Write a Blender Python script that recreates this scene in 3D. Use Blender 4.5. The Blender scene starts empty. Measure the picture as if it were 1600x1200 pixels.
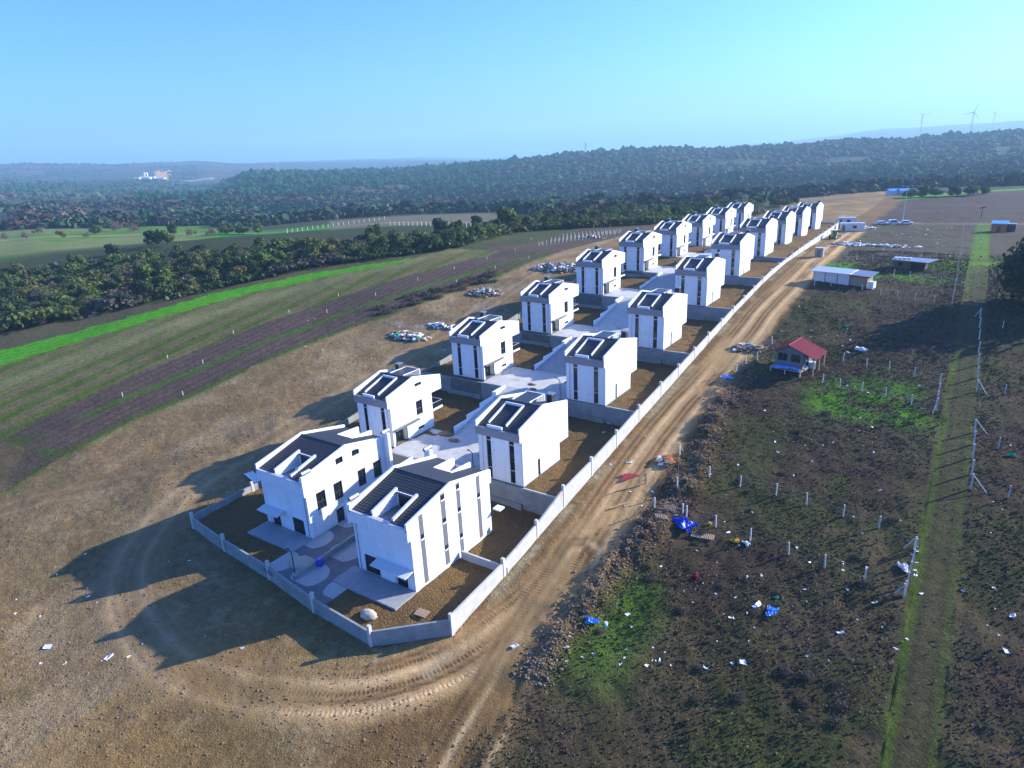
import bpy, bmesh, math, random
import numpy as np
from mathutils import Vector, Matrix
sc = bpy.context.scene
col = sc.collection
rnd = random.Random(7)
R = math.radians

# ------------------------------------------------------------------ camera, light, exposure
F_PX, PITCH, ROLL, YAW, CZ = 1046.4, 0.3398, 0.0481, 0.6088, 40.3
def cam_basis():
    cp, sp = math.cos(PITCH), math.sin(PITCH)
    fw = np.array([0, cp, -sp]); up = np.array([0, sp, cp]); rt = np.array([1., 0, 0])
    cr, sr = math.cos(ROLL), math.sin(ROLL)
    r2 = cr*rt - sr*up; u2 = cr*up + sr*rt
    c, s = math.cos(YAW), math.sin(YAW)
    M = np.array([[c, -s, 0], [s, c, 0], [0, 0, 1]])
    return M@r2, M@u2, M@fw
RT, UP, FW = cam_basis()
cam = bpy.data.objects.new('camera', bpy.data.cameras.new('camera'))
col.objects.link(cam)
cam.data.sensor_width = 36.0
cam.data.lens = 36.0*F_PX/1600.0
cam.data.clip_start = 0.5; cam.data.clip_end = 60000
cam.matrix_world = Matrix(((RT[0], UP[0], -FW[0], 0), (RT[1], UP[1], -FW[1], 0), (RT[2], UP[2], -FW[2], CZ), (0, 0, 0, 1)))
sc.camera = cam

SUN_AZ, SUN_EL = R(51.0), R(22.5)       # azimuth measured from +X towards +Y
sun_dir = Vector((math.cos(SUN_EL)*math.cos(SUN_AZ), math.cos(SUN_EL)*math.sin(SUN_AZ), math.sin(SUN_EL)))
sd = bpy.data.lights.new('sun', 'SUN'); sd.energy = 5.0; sd.angle = R(0.5); sd.color = (1.0, 0.95, 0.84)
so = bpy.data.objects.new('sun', sd); col.objects.link(so)
so.rotation_euler = sun_dir.to_track_quat('Z', 'Y').to_euler(); so.location = (0, 0, 120)
w = bpy.data.worlds.new('World'); sc.world = w; w.use_nodes = True
nt = w.node_tree; nt.nodes.clear()
sky = nt.nodes.new('ShaderNodeTexSky'); sky.sky_type = 'NISHITA'; sky.sun_disc = False
sky.sun_elevation = SUN_EL; sky.sun_rotation = math.pi/2 - SUN_AZ
sky.air_density = 1.0; sky.dust_density = 1.3; sky.ozone_density = 2.5; sky.altitude = 100
tint = nt.nodes.new('ShaderNodeMix'); tint.data_type = 'RGBA'; tint.blend_type = 'MULTIPLY'; tint.inputs[0].default_value = 1
tint.inputs[7].default_value = (0.43, 0.82, 1.75, 1)
bg = nt.nodes.new('ShaderNodeBackground'); bg.inputs[1].default_value = 0.10
ow = nt.nodes.new('ShaderNodeOutputWorld')
nt.links.new(sky.outputs[0], tint.inputs[6]); nt.links.new(tint.outputs[2], bg.inputs[0]); nt.links.new(bg.outputs[0], ow.inputs[0])
sc.view_settings.view_transform = 'Standard'; sc.view_settings.look = 'None'
sc.view_settings.gamma = 1.0; sc.view_settings.exposure = 1.1
sc.render.engine = 'CYCLES'
sc.render.resolution_x, sc.render.resolution_y = 1024, 768
sc.cycles.max_bounces = 6; sc.cycles.diffuse_bounces = 2; sc.cycles.volume_bounces = 0
sc.cycles.transparent_max_bounces = 8

# ------------------------------------------------------------------ helpers
def tag(o, label=None, cat=None, group=None, kind=None):
    if label: o['label'] = label
    if cat: o['category'] = cat
    if group: o['group'] = group
    if kind: o['kind'] = kind
    return o
def empty(name, loc, rz=0.0, label=None, cat=None, group=None, sz=1.0):
    o = bpy.data.objects.new(name, None); col.objects.link(o)
    o.location = loc; o.rotation_euler = (0, 0, rz); o.empty_display_size = sz
    return tag(o, label, cat, group)
class MB:
    def __init__(s): s.v = []; s.f = []
    def add(s, v, f):
        n = len(s.v); s.v += [tuple(p) for p in v]; s.f += [tuple(i+n for i in q) for q in f]; return s
    def quad(s, a, b, c, d): return s.add([a, b, c, d], [(0, 1, 2, 3)])
    def box(s, x0, x1, y0, y1, z0, z1):
        v = [(x0, y0, z0), (x1, y0, z0), (x1, y1, z0), (x0, y1, z0), (x0, y0, z1), (x1, y0, z1), (x1, y1, z1), (x0, y1, z1)]
        return s.add(v, [(0, 3, 2, 1), (4, 5, 6, 7), (0, 1, 5, 4), (1, 2, 6, 5), (2, 3, 7, 6), (3, 0, 4, 7)])
    def hexa(s, b, t):          # two rings of n points, closed prism
        n = len(b)
        return s.add(list(b)+list(t), [tuple(range(n))[::-1], tuple(range(n, 2*n))] + [(i, (i+1) % n, n+(i+1) % n, n+i) for i in range(n)])
    def bar(s, p, q, r, n=6, r2=None):
        p = Vector(p); q = Vector(q); d = (q-p).normalized(); a = d.orthogonal().normalized(); b = d.cross(a)
        r2 = r if r2 is None else r2
        ring = lambda c, rr: [c + (a*math.cos(2*math.pi*i/n)+b*math.sin(2*math.pi*i/n))*rr for i in range(n)]
        return s.hexa(ring(p, r), ring(q, r2))
    def tube(s, pts, r, n=6):
        for i in range(len(pts)-1): s.bar(pts[i], pts[i+1], r, n)
        return s
    def build(s, name, mat, parent=None, smooth=False, bevel=0, **tg):
        me = bpy.data.meshes.new(name); me.from_pydata(s.v, [], s.f)
        bm = bmesh.new(); bm.from_mesh(me); bmesh.ops.recalc_face_normals(bm, faces=bm.faces)
        if bevel: bmesh.ops.bevel(bm, geom=list(bm.edges), offset=bevel, segments=1, affect='EDGES', clamp_overlap=True)
        bm.to_mesh(me); bm.free()
        if smooth: me.shade_smooth()
        me.materials.append(mat)
        o = bpy.data.objects.new(name, me); col.objects.link(o)
        if parent: o.parent = parent
        if tg: tag(o, **tg)
        return o
def np_mesh(name, V, Fc, mat, colr=None, smooth=False, parent=None, extra=None, **tg):
    V = np.asarray(V, np.float32); Fc = np.asarray(Fc, np.int32); k = Fc.shape[1]
    me = bpy.data.meshes.new(name)
    me.vertices.add(len(V)); me.vertices.foreach_set('co', V.ravel())
    me.loops.add(Fc.size); me.loops.foreach_set('vertex_index', Fc.ravel())
    me.polygons.add(len(Fc)); me.polygons.foreach_set('loop_start', np.arange(0, Fc.size, k, dtype=np.int32))
    me.update(calc_edges=True)
    if colr is not None:
        a = me.color_attributes.new('Col', 'FLOAT_COLOR', 'POINT')
        c4 = np.ones((len(V), 4), np.float32); c4[:, :3] = colr; a.data.foreach_set('color', c4.ravel())
    for kk, vv in (extra or {}).items():
        a = me.attributes.new(kk, 'FLOAT', 'POINT'); a.data.foreach_set('value', np.asarray(vv, np.float32))
    me.polygons.foreach_set('use_smooth', np.full(len(Fc), smooth, dtype=bool))
    me.materials.append(mat)
    o = bpy.data.objects.new(name, me); col.objects.link(o)
    if parent: o.parent = parent
    if tg: tag(o, **tg)
    return o
def copy_tree(o, parent=None):
    c = o.copy(); col.objects.link(c)
    if parent: c.parent = parent
    for ch in o.children: copy_tree(ch, c)
    return c

# ------------------------------------------------------------------ materials
def mat(name, base, rough=0.7, spec=0.3, metal=0.0, noise=0.0, nscale=3.0, bump=0.0, bscale=20.0, attr=False, dirt=None, transl=0.0):
    m = bpy.data.materials.new(name); m.use_nodes = True; nt = m.node_tree; L = nt.links
    b = nt.nodes['Principled BSDF']
    b.inputs['Roughness'].default_value = rough; b.inputs['Specular IOR Level'].default_value = spec; b.inputs['Metallic'].default_value = metal
    tc = nt.nodes.new('ShaderNodeTexCoord'); geo = nt.nodes.new('ShaderNodeNewGeometry')
    pos = geo.outputs['Position']
    if attr:
        a = nt.nodes.new('ShaderNodeAttribute'); a.attribute_name = 'Col'; c = a.outputs['Color']
    else:
        rgb = nt.nodes.new('ShaderNodeRGB'); rgb.outputs[0].default_value = (*base, 1); c = rgb.outputs[0]
    if noise:
        n = nt.nodes.new('ShaderNodeTexNoise'); n.inputs['Scale'].default_value = nscale; n.inputs['Detail'].default_value = 6; n.inputs['Roughness'].default_value = 0.65
        L.new(pos, n.inputs['Vector'])
        mr = nt.nodes.new('ShaderNodeMapRange'); mr.inputs[1].default_value = 0.3; mr.inputs[2].default_value = 0.7
        mr.inputs[3].default_value = 1-noise; mr.inputs[4].default_value = 1+noise*0.8
        L.new(n.outputs['Fac'], mr.inputs[0])
        vm = nt.nodes.new('ShaderNodeVectorMath'); vm.operation = 'SCALE'
        L.new(c, vm.inputs[0]); L.new(mr.outputs[0], vm.inputs['Scale']); c = vm.outputs[0]
    if dirt:      # stains of a second colour
        n = nt.nodes.new('ShaderNodeTexNoise'); n.inputs['Scale'].default_value = dirt[1]; n.inputs['Detail'].default_value = 5
        L.new(pos, n.inputs['Vector'])
        mr = nt.nodes.new('ShaderNodeMapRange'); mr.inputs[1].default_value = dirt[2]; mr.inputs[2].default_value = dirt[2]+0.16
        L.new(n.outputs['Fac'], mr.inputs[0])
        mx = nt.nodes.new('ShaderNodeMix'); mx.data_type = 'RGBA'
        L.new(mr.outputs[0], mx.inputs[0]); L.new(c, mx.inputs[6]); mx.inputs[7].default_value = (*dirt[0], 1); c = mx.outputs[2]
    L.new(c, b.inputs['Base Color'])
    if bump:
        n2 = nt.nodes.new('ShaderNodeTexNoise'); n2.inputs['Scale'].default_value = bscale; n2.inputs['Detail'].default_value = 5
        L.new(pos, n2.inputs['Vector'])
        bp = nt.nodes.new('ShaderNodeBump'); bp.inputs['Strength'].default_value = 1.0; bp.inputs['Distance'].default_value = bump
        L.new(n2.outputs['Fac'], bp.inputs['Height']); L.new(bp.outputs[0], b.inputs['Normal'])
    if transl:
        t = nt.nodes.new('ShaderNodeBsdfTranslucent'); L.new(c, t.inputs[0]); ms = nt.nodes.new('ShaderNodeMixShader'); ms.inputs[0].default_value = transl
        o = nt.nodes['Material Output']; L.new(b.outputs[0], ms.inputs[1]); L.new(t.outputs[0], ms.inputs[2]); L.new(ms.outputs[0], o.inputs[0])
    return m
M = {}
M['white'] = mat('white_plaster', (0.78, 0.79, 0.80), 0.8, 0.2, noise=0.05, nscale=0.8, bump=0.006, bscale=14, dirt=((0.64, 0.64, 0.63), 0.9, 0.60))
def weather(m):
    nt = m.node_tree; L = nt.links; N = nt.nodes.new; b = nt.nodes['Principled BSDF']; c = b.inputs['Base Color'].links[0].from_socket
    tc = N('ShaderNodeTexCoord'); mp = N('ShaderNodeMapping'); mp.inputs['Scale'].default_value = (2.6, 2.6, 0.16); L.new(tc.outputs['Object'], mp.inputs['Vector'])
    n = N('ShaderNodeTexNoise'); n.inputs['Scale'].default_value = 1.0; n.inputs['Detail'].default_value = 5; L.new(mp.outputs[0], n.inputs['Vector'])
    r1 = N('ShaderNodeMapRange'); r1.inputs[1].default_value = .52; r1.inputs[2].default_value = .75; r1.inputs[3].default_value = 0; r1.inputs[4].default_value = .18; L.new(n.outputs['Fac'], r1.inputs[0])
    sx = N('ShaderNodeSeparateXYZ'); L.new(tc.outputs['Object'], sx.inputs[0])
    r2 = N('ShaderNodeMapRange'); r2.inputs[1].default_value = .75; r2.inputs[2].default_value = 0; r2.inputs[3].default_value = 0; r2.inputs[4].default_value = .55; L.new(sx.outputs['Z'], r2.inputs[0])
    n2 = N('ShaderNodeTexNoise'); n2.inputs['Scale'].default_value = 3.5; L.new(tc.outputs['Object'], n2.inputs['Vector'])
    mu = N('ShaderNodeMath'); mu.operation = 'MULTIPLY'; L.new(r2.outputs[0], mu.inputs[0]); L.new(n2.outputs['Fac'], mu.inputs[1])
    ad = N('ShaderNodeMath'); ad.operation = 'ADD'; ad.use_clamp = True; L.new(mu.outputs[0], ad.inputs[0]); L.new(r1.outputs[0], ad.inputs[1])
    mx = N('ShaderNodeMix'); mx.data_type = 'RGBA'; mx.inputs[7].default_value = (.40, .36, .31, 1); L.new(ad.outputs[0], mx.inputs[0]); L.new(c, mx.inputs[6]); L.new(mx.outputs[2], b.inputs['Base Color'])
weather(M['white'])
M['clad'] = mat('pale_cladding', (0.62, 0.62, 0.62), 0.7, 0.2, noise=0.05, nscale=1.5)
M['fascia'] = mat('grey_fascia', (0.27, 0.245, 0.25), 0.6, 0.3, noise=0.06, nscale=2)
M['stripe'] = mat('grey_stripe', (0.14, 0.14, 0.155), 0.6, 0.3, noise=0.05, nscale=2)
M['dark'] = mat('charcoal_metal', (0.035, 0.036, 0.04), 0.4, 0.5, noise=0.1, nscale=5)
M['glass'] = mat('window_glass', (0.012, 0.014, 0.018), 0.08, 0.8)
M['frame'] = mat('window_frame', (0.05, 0.05, 0.055), 0.4, 0.5)
M['alu'] = mat('aluminium', (0.55, 0.56, 0.58), 0.35, 0.5, metal=0.4)
M['tile'] = mat('roof_tile', (0.026, 0.027, 0.032), 0.42, 0.5, noise=0.18, nscale=3.0)
M['cap'] = mat('steel_cap', (0.22, 0.24, 0.27), 0.4, 0.5, metal=0.3)
M['door'] = mat('door_brown', (0.10, 0.055, 0.035), 0.5, 0.4)
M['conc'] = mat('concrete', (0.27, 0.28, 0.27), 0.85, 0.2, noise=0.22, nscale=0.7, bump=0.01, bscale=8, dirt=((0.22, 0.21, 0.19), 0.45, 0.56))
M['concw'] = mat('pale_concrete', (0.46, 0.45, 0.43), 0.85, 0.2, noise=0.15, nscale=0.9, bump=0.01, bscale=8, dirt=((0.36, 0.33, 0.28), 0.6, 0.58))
M['concd'] = mat('dark_wet_concrete', (0.13, 0.13, 0.12), 0.8, 0.2, noise=0.3, nscale=1.2, bump=0.012, bscale=7)
M['slab'] = mat('paving_slab', (0.30, 0.30, 0.30), 0.75, 0.25, noise=0.12, nscale=1.4, dirt=((0.26, 0.24, 0.21), 0.8, 0.62))
M['post'] = mat('concrete_post', (0.50, 0.49, 0.46), 0.85, 0.2, noise=0.1, nscale=3)
M['wood'] = mat('pale_wood', (0.36, 0.26, 0.17), 0.8, 0.2, noise=0.2, nscale=6)
M['bark'] = mat('bark', (0.07, 0.05, 0.037), 0.9, 0.1, noise=0.3, nscale=4)
M['blue'] = mat('blue_tarp', (0.01, 0.07, 0.55), 0.4, 0.5, noise=0.2, nscale=3)
M['ltblue'] = mat('light_blue_tarp', (0.10, 0.32, 0.72), 0.45, 0.4, noise=0.1, nscale=3)
M['red'] = mat('red_sheet', (0.26, 0.012, 0.016), 0.45, 0.4, noise=0.15, nscale=2)
M['maroon'] = mat('maroon_vault', (0.10, 0.008, 0.02), 0.4, 0.4)
M['yellow'] = mat('yellow_plastic', (0.65, 0.38, 0.01), 0.5, 0.4)
M['orange'] = mat('orange_plastic', (0.60, 0.14, 0.03), 0.5, 0.4, noise=0.2, nscale=8)
M['greenp'] = mat('green_plastic', (0.01, 0.40, 0.16), 0.5, 0.4)
M['greyw'] = mat('grey_boarding', (0.13, 0.14, 0.16), 0.7, 0.3, noise=0.15, nscale=4)
M['litter'] = mat('white_plastic', (0.72, 0.72, 0.72), 0.5, 0.4, noise=0.2, nscale=6)
M['sand'] = mat('pale_sand', (0.42, 0.37, 0.30), 0.95, 0.1, noise=0.12, nscale=5, bump=0.03, bscale=10)
M['steel'] = mat('lattice_steel', (0.30, 0.32, 0.34), 0.5, 0.5)
M['carw'] = mat('white_car_paint', (0.74, 0.75, 0.77), 0.25, 0.6)
M['tyre'] = mat('tyre', (0.02, 0.02, 0.02), 0.8, 0.2)
M['leaf'] = mat('foliage', (0.1, 0.1, 0.1), 0.75, 0.15, attr=True, noise=0.25, nscale=0.7, transl=0.25)
M['far'] = mat('far_foliage', (0.1, 0.1, 0.1), 0.9, 0.05, attr=True, noise=0.25, nscale=0.06)
M['weed'] = mat('weeds', (0.1, 0.1, 0.1), 0.85, 0.1, attr=True, noise=0.3, nscale=1.0, transl=0.2)
M['soil'] = mat('garden_soil', (0.155, 0.092, 0.036), 0.95, 0.1, noise=0.55, nscale=5.0, bump=0.22, bscale=5.0, dirt=((0.10, 0.10, 0.045), 0.25, 0.60))
M['clod'] = mat('soil_clods', (0.22, 0.155, 0.10), 0.95, 0.1, noise=0.35, nscale=1.3)

def ground_mat():
    m = bpy.data.materials.new('ground_soil'); m.use_nodes = True; nt = m.node_tree; L = nt.links; N = nt.nodes.new
    b = nt.nodes['Principled BSDF']; b.inputs['Roughness'].default_value = 0.95; b.inputs['Specular IOR Level'].default_value = 0.1
    geo = N('ShaderNodeNewGeometry'); pos = geo.outputs['Position']
    a = N('ShaderNodeAttribute'); a.attribute_name = 'Col'
    at = N('ShaderNodeAttribute'); at.attribute_name = 'tread'
    al = N('ShaderNodeAttribute'); al.attribute_name = 'along'
    fa = N('ShaderNodeAttribute'); fa.attribute_name = 'fine'
    def noise(scale, det=6, rough=0.6):
        n = N('ShaderNodeTexNoise'); n.inputs['Scale'].default_value = scale; n.inputs['Detail'].default_value = det; n.inputs['Roughness'].default_value = rough
        L.new(pos, n.inputs['Vector']); return n.outputs['Fac']
    def math_(op, x, y):
        n = N('ShaderNodeMath'); n.operation = op
        for i, q in enumerate((x, y)):
            if isinstance(q, (int, float)): n.inputs[i].default_value = q
            else: L.new(q, n.inputs[i])
        return n.outputs[0]
    def mr(x, a0, a1, b0, b1):
        n = N('ShaderNodeMapRange'); L.new(x, n.inputs[0])
        for i, q in enumerate((a0, a1, b0, b1)): n.inputs[i+1].default_value = q
        return n.outputs[0]
    f1 = math_('MULTIPLY', mr(noise(1.1, 9, 0.75), 0.32, 0.68, 0.68, 1.32), mr(noise(9.0, 4, 0.7), 0.34, 0.66, 0.62, 1.40))
    f2 = mr(noise(0.05, 4), 0.3, 0.7, 0.85, 1.15)
    f = math_('MULTIPLY', f1, f2)
    f = math_('MULTIPLY', f, mr(noise(7.5, 2, 0.5), 0.60, 0.68, 1.0, 1.75)); f = math_('MULTIPLY', f, mr(noise(3.1, 5, 0.7), 0.30, 0.42, 0.55, 1.0))
    f = math_('ADD', math_('MULTIPLY', math_('SUBTRACT', f, 1.0), fa.outputs['Fac']), 1.0)
    tr = math_('SINE', math_('MULTIPLY', al.outputs['Fac'], 2*math.pi/0.40), 0)
    trm = math_('MULTIPLY', tr, at.outputs['Fac'])
    f = math_('ADD', f, math_('MULTIPLY', trm, 0.15))
    vm = N('ShaderNodeVectorMath'); vm.operation = 'SCALE'; L.new(a.outputs['Color'], vm.inputs[0]); L.new(f, vm.inputs['Scale'])
    L.new(vm.outputs[0], b.inputs['Base Color'])
    h = math_('ADD', math_('MULTIPLY', noise(1.3, 3, 0.5), 0.16), math_('MULTIPLY', noise(5.0, 5, 0.7), 0.16))
    h = math_('MULTIPLY', h, fa.outputs['Fac'])
    h = math_('ADD', h, math_('MULTIPLY', trm, 0.018))
    bp = N('ShaderNodeBump'); bp.inputs['Strength'].default_value = 1; bp.inputs['Distance'].default_value = 1.0
    L.new(h, bp.inputs['Height']); L.new(bp.outputs[0], b.inputs['Normal'])
    return m
M['ground'] = ground_mat()
def pave_mat():
    m = mat('patterned_paving', (0.4, 0.4, 0.4)); nt = m.node_tree; L = nt.links; N = nt.nodes.new
    b = nt.nodes['Principled BSDF']; geo = N('ShaderNodeNewGeometry')
    sp = N('ShaderNodeVectorMath'); sp.operation = 'SCALE'; sp.inputs['Scale'].default_value = 1/5.2
    L.new(geo.outputs['Position'], sp.inputs[0])
    fr = N('ShaderNodeVectorMath'); fr.operation = 'FRACTION'; L.new(sp.outputs[0], fr.inputs[0])
    sb = N('ShaderNodeVectorMath'); sb.operation = 'SUBTRACT'; sb.inputs[1].default_value = (0.5, 0.32, 0); L.new(fr.outputs[0], sb.inputs[0])
    mu = N('ShaderNodeVectorMath'); mu.operation = 'MULTIPLY'; mu.inputs[1].default_value = (1, 1, 0); L.new(sb.outputs[0], mu.inputs[0])
    ln = N('ShaderNodeVectorMath'); ln.operation = 'LENGTH'; L.new(mu.outputs[0], ln.inputs[0])
    lt = N('ShaderNodeMath'); lt.operation = 'LESS_THAN'; lt.inputs[1].default_value = 0.40; L.new(ln.outputs['Value'], lt.inputs[0])
    n = N('ShaderNodeTexNoise'); n.inputs['Scale'].default_value = 1.2; n.inputs['Detail'].default_value = 6; L.new(geo.outputs['Position'], n.inputs['Vector'])
    c1 = N('ShaderNodeMix'); c1.data_type = 'RGBA'; c1.inputs[6].default_value = (0.33, 0.32, 0.31, 1); c1.inputs[7].default_value = (0.42, 0.41, 0.40, 1); L.new(n.outputs['Fac'], c1.inputs[0])
    c2 = N('ShaderNodeMix'); c2.data_type = 'RGBA'; c2.inputs[6].default_value = (0.09, 0.09, 0.10, 1); c2.inputs[7].default_value = (0.18, 0.18, 0.19, 1); L.new(n.outputs['Fac'], c2.inputs[0])
    mx = N('ShaderNodeMix'); mx.data_type = 'RGBA'; L.new(lt.outputs[0], mx.inputs[0]); L.new(c2.outputs[2], mx.inputs[6]); L.new(c1.outputs[2], mx.inputs[7])
    L.new(mx.outputs[2], b.inputs['Base Color'])
    return m
M['pave'] = pave_mat()

# ------------------------------------------------------------------ terrain model
def hash2(ix, iy, s):
    n = (ix.astype(np.int64)*374761393 + iy.astype(np.int64)*668265263 + s*1442695041) & 0xffffffff
    n = ((n ^ (n >> 13))*1274126177) & 0xffffffff
    return ((n ^ (n >> 16)) & 0xffff)/65535.0
def vnoise(x, y, s=0):
    ix = np.floor(x); iy = np.floor(y); fx = x-ix; fy = y-iy
    fx = fx*fx*(3-2*fx); fy = fy*fy*(3-2*fy)
    a = hash2(ix, iy, s); b = hash2(ix+1, iy, s); c = hash2(ix, iy+1, s); d = hash2(ix+1, iy+1, s)
    return (a*(1-fx)+b*fx)*(1-fy)+(c*(1-fx)+d*fx)*fy
def fbm(x, y, sc_, octv=4, s=0):
    t = 0; amp = 1; tot = 0
    for i in range(octv):
        t = t+amp*vnoise(x/sc_+17.3*i, y/sc_-9.1*i, s+i); tot += amp; amp *= 0.5; sc_ *= 0.5
    return t/tot
def sstep(a, b, x):
    t = np.clip((x-a)/(b-a), 0, 1); return t*t*(3-2*t)
YS = [-300, 0, 36, 62, 86, 110, 134, 158, 182, 206, 230, 254, 300, 400, 600]
ZS = [-20, -6.2, -4.0, -1.2, 1.4, 3.8, 6.4, 8.2, 9.0, 8.6, 8.0, 7.3, 6, 3, 0]
def zn(y): return np.interp(y, YS, ZS)
TU = [-600, -200, 0, 200, 300, 400, 600, 800, 1000, 1200, 1400, 1600, 1800, 2300]
TD = [420, 560, 800, 1200, 1850, 2600, 3600, 4600, 8000, 14000]
TT = [  # pixels below the horizon seen at each azimuth column, one row per distance
 [112, 112, 116, 118, 120, 120, 108, 112, 112, 112, 107, 112, 112, 112],
 [95, 95, 95, 98, 100, 101, 96, 98, 98, 97, 98, 102, 102, 102],
 [78, 78, 75, 80, 84, 92, 98, 100, 100, 98, 95, 96, 96, 96],
 [60, 60, 55, 62, 57, 60, 62, 62, 60, 58, 58, 58, 58, 58],
 [38, 38, 34, 42, 58, 24, 27, 22, 17, 24, 22, 19, 20, 20],
 [28, 28, 22, 28, 36, 32, 38, 38, 34, 36, 36, 36, 36, 36],
 [8, 8, 8, 14, 16, 22, 30, 34, 34, 36, 36, 36, 36, 36],
 [-8, -8, -10, -3, 0, 8, 16, 22, 26, 26, 26, 26, 26, 26],
 [0, 0, 0, 4, 6, 6, 8, 17, 22, 13, 0, -2, 0, 0],
 [15, 15, 15, 15, 15, 15, 18, 22, 25, 20, 12, 10, 10, 10]]
TT = np.array(TT, float)
def ray(u, v):
    d = FW + RT*(u-800)/F_PX + UP*(600-v)/F_PX
    return d/np.linalg.norm(d)
TZ = np.zeros_like(TT)
for j, u in enumerate(TU):
    lo, hi = -400, 900
    for _ in range(50):
        mm = (lo+hi)/2
        if ray(u, mm)[2] > 0: lo = mm
        else: hi = mm
    for i, dd in enumerate(TD):
        r = ray(u, lo+TT[i, j]); TZ[i, j] = CZ+dd*r[2]/math.hypot(r[0], r[1])
def ucol(x, y):
    dx = x*RT[0]+y*RT[1]; df = np.maximum(x*FW[0]+y*FW[1], 1e-3)
    return np.clip(800+F_PX*dx/df, -600, 2300)
def far_z(x, y, d, u):
    lu = np.interp(u, TU, np.arange(len(TU))); ld = np.interp(np.log(np.maximum(d, 1)), np.log(TD), np.arange(len(TD)))
    i = np.clip(np.floor(ld).astype(int), 0, len(TD)-2); j = np.clip(np.floor(lu).astype(int), 0, len(TU)-2)
    fi = ld-i; fj = lu-j; fi = fi*fi*(3-2*fi)*0.5+fi*0.5; fj = fj*fj*(3-2*fj)
    return (TZ[i, j]*(1-fj)+TZ[i, j+1]*fj)*(1-fi)+(TZ[i+1, j]*(1-fj)+TZ[i+1, j+1]*fj)*fi
def xr_(x, y): return x+0.0245*(y-61.5)
TRACK = np.array([(-35.2, 262), (-34.0, 215), (-32.8, 160), (-32.6, 100), (-32.0, 75), (-30.6, 55), (-32.0, 42), (-37, 31.5), (-46, 26), (-56, 23.5), (-67, 25), (-77, 30), (-84, 39), (-87, 52), (-88, 70), (-90, 95), (-93, 130), (-96, 170)], float)
TRACK2 = np.array([(-30.6, 55), (-29, 42), (-27, 30), (-24, 15), (-20, -5)], float)
TRACK3 = np.array([(-87, 52), (-96, 44), (-104, 34), (-112, 20), (-118, 5)], float)
def poly_dist(x, y, P):
    best = np.full(x.shape, 1e9); sgn = np.zeros(x.shape); al = np.zeros(x.shape); acc = 0
    for a, b in zip(P[:-1], P[1:]):
        d = b-a; L2 = d@d; t = np.clip(((x-a[0])*d[0]+(y-a[1])*d[1])/L2, 0, 1)
        px = x-(a[0]+t*d[0]); py = y-(a[1]+t*d[1]); q = np.hypot(px, py)
        s = np.sign(d[0]*py-d[1]*px); m = q < best
        best = np.where(m, q, best); sgn = np.where(m, s, sgn); al = np.where(m, acc+t*math.sqrt(L2), al); acc += math.sqrt(L2)
    return best, sgn, al
def smooth_poly(P, n=6):
    out = []
    for i in range(len(P)-1):
        p0 = P[max(i-1, 0)]; p1 = P[i]; p2 = P[i+1]; p3 = P[min(i+2, len(P)-1)]
        for k in range(n):
            t = k/n; out.append(0.5*((2*p1)+(-p0+p2)*t+(2*p0-5*p1+4*p2-p3)*t*t+(-p0+3*p1-3*p2+p3)*t**3))
    out.append(P[-1]); return np.array(out)
TRACK = smooth_poly(TRACK)
def edge(y, pts): return np.interp(y, [p[1] for p in pts], [p[0] for p in pts])
B0 = [(-212, 30), (-209, 65), (-201, 81), (-190, 98), (-179, 123), (-166, 143), (-144, 171), (-148, 200), (-147, 230)]
B1 = [(-199, 40), (-195.5, 60), (-189.6, 76), (-184, 97), (-182, 110), (-166, 137), (-147.6, 160)]
B2 = [(-184, 30), (-182, 55), (-179.6, 74), (-175.3, 92), (-170.7, 113), (-159, 131.5), (-147.6, 152)]
B3 = [(-132, 34), (-138.4, 43), (-140.8, 63), (-140.6, 95), (-136, 125), (-125.5, 169), (-125.5, 217), (-122, 300)]
B4 = [(-130.4, 49), (-130, 64), (-128.5, 86), (-124.5, 113), (-117.6, 140), (-111.2, 173), (-111, 180)]
B5 = [(-107, 10), (-113.6, 29.5), (-117.5, 40), (-118.7, 51.5), (-117.8, 62), (-118.3, 78), (-116.6, 94), (-111.5, 118), (-106, 148), (-107.3, 194), (-107, 300)]
BASE = [-2.8, 0.0, 2.6, 5.0, 7.75, 9.3, 9.75, 9.3, 8.65, 8.0]
YF = [35.0, 61.9, 85.8, 109.5, 133.7, 157.6, 181.4, 205.2, 229.6, 253.8, 277.0]
FRONT = [(-36.0, 39.4), (-41.7, 34.3), (-50.5, 35.0), (-59.5, 36.0), (-68.2, 36.6), (-76.0, 37.6), (-77.6, 43.0)]
def in_compound(x, y, m):
    """signed: True where deeper than m metres inside the boundary walls"""
    xr = xr_(x, y)
    ok = (xr < -36.4-m) & (xr > -78.6+m) & (y < 277-m)
    yb = np.interp(x, [-78.6, -76.0, -68.2, -59.5, -50.5, -41.7, -36.0], [44, 37.6, 36.6, 36.0, 35.0, 34.3, 39.4])
    return ok & (y > yb+m*1.1)
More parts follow.
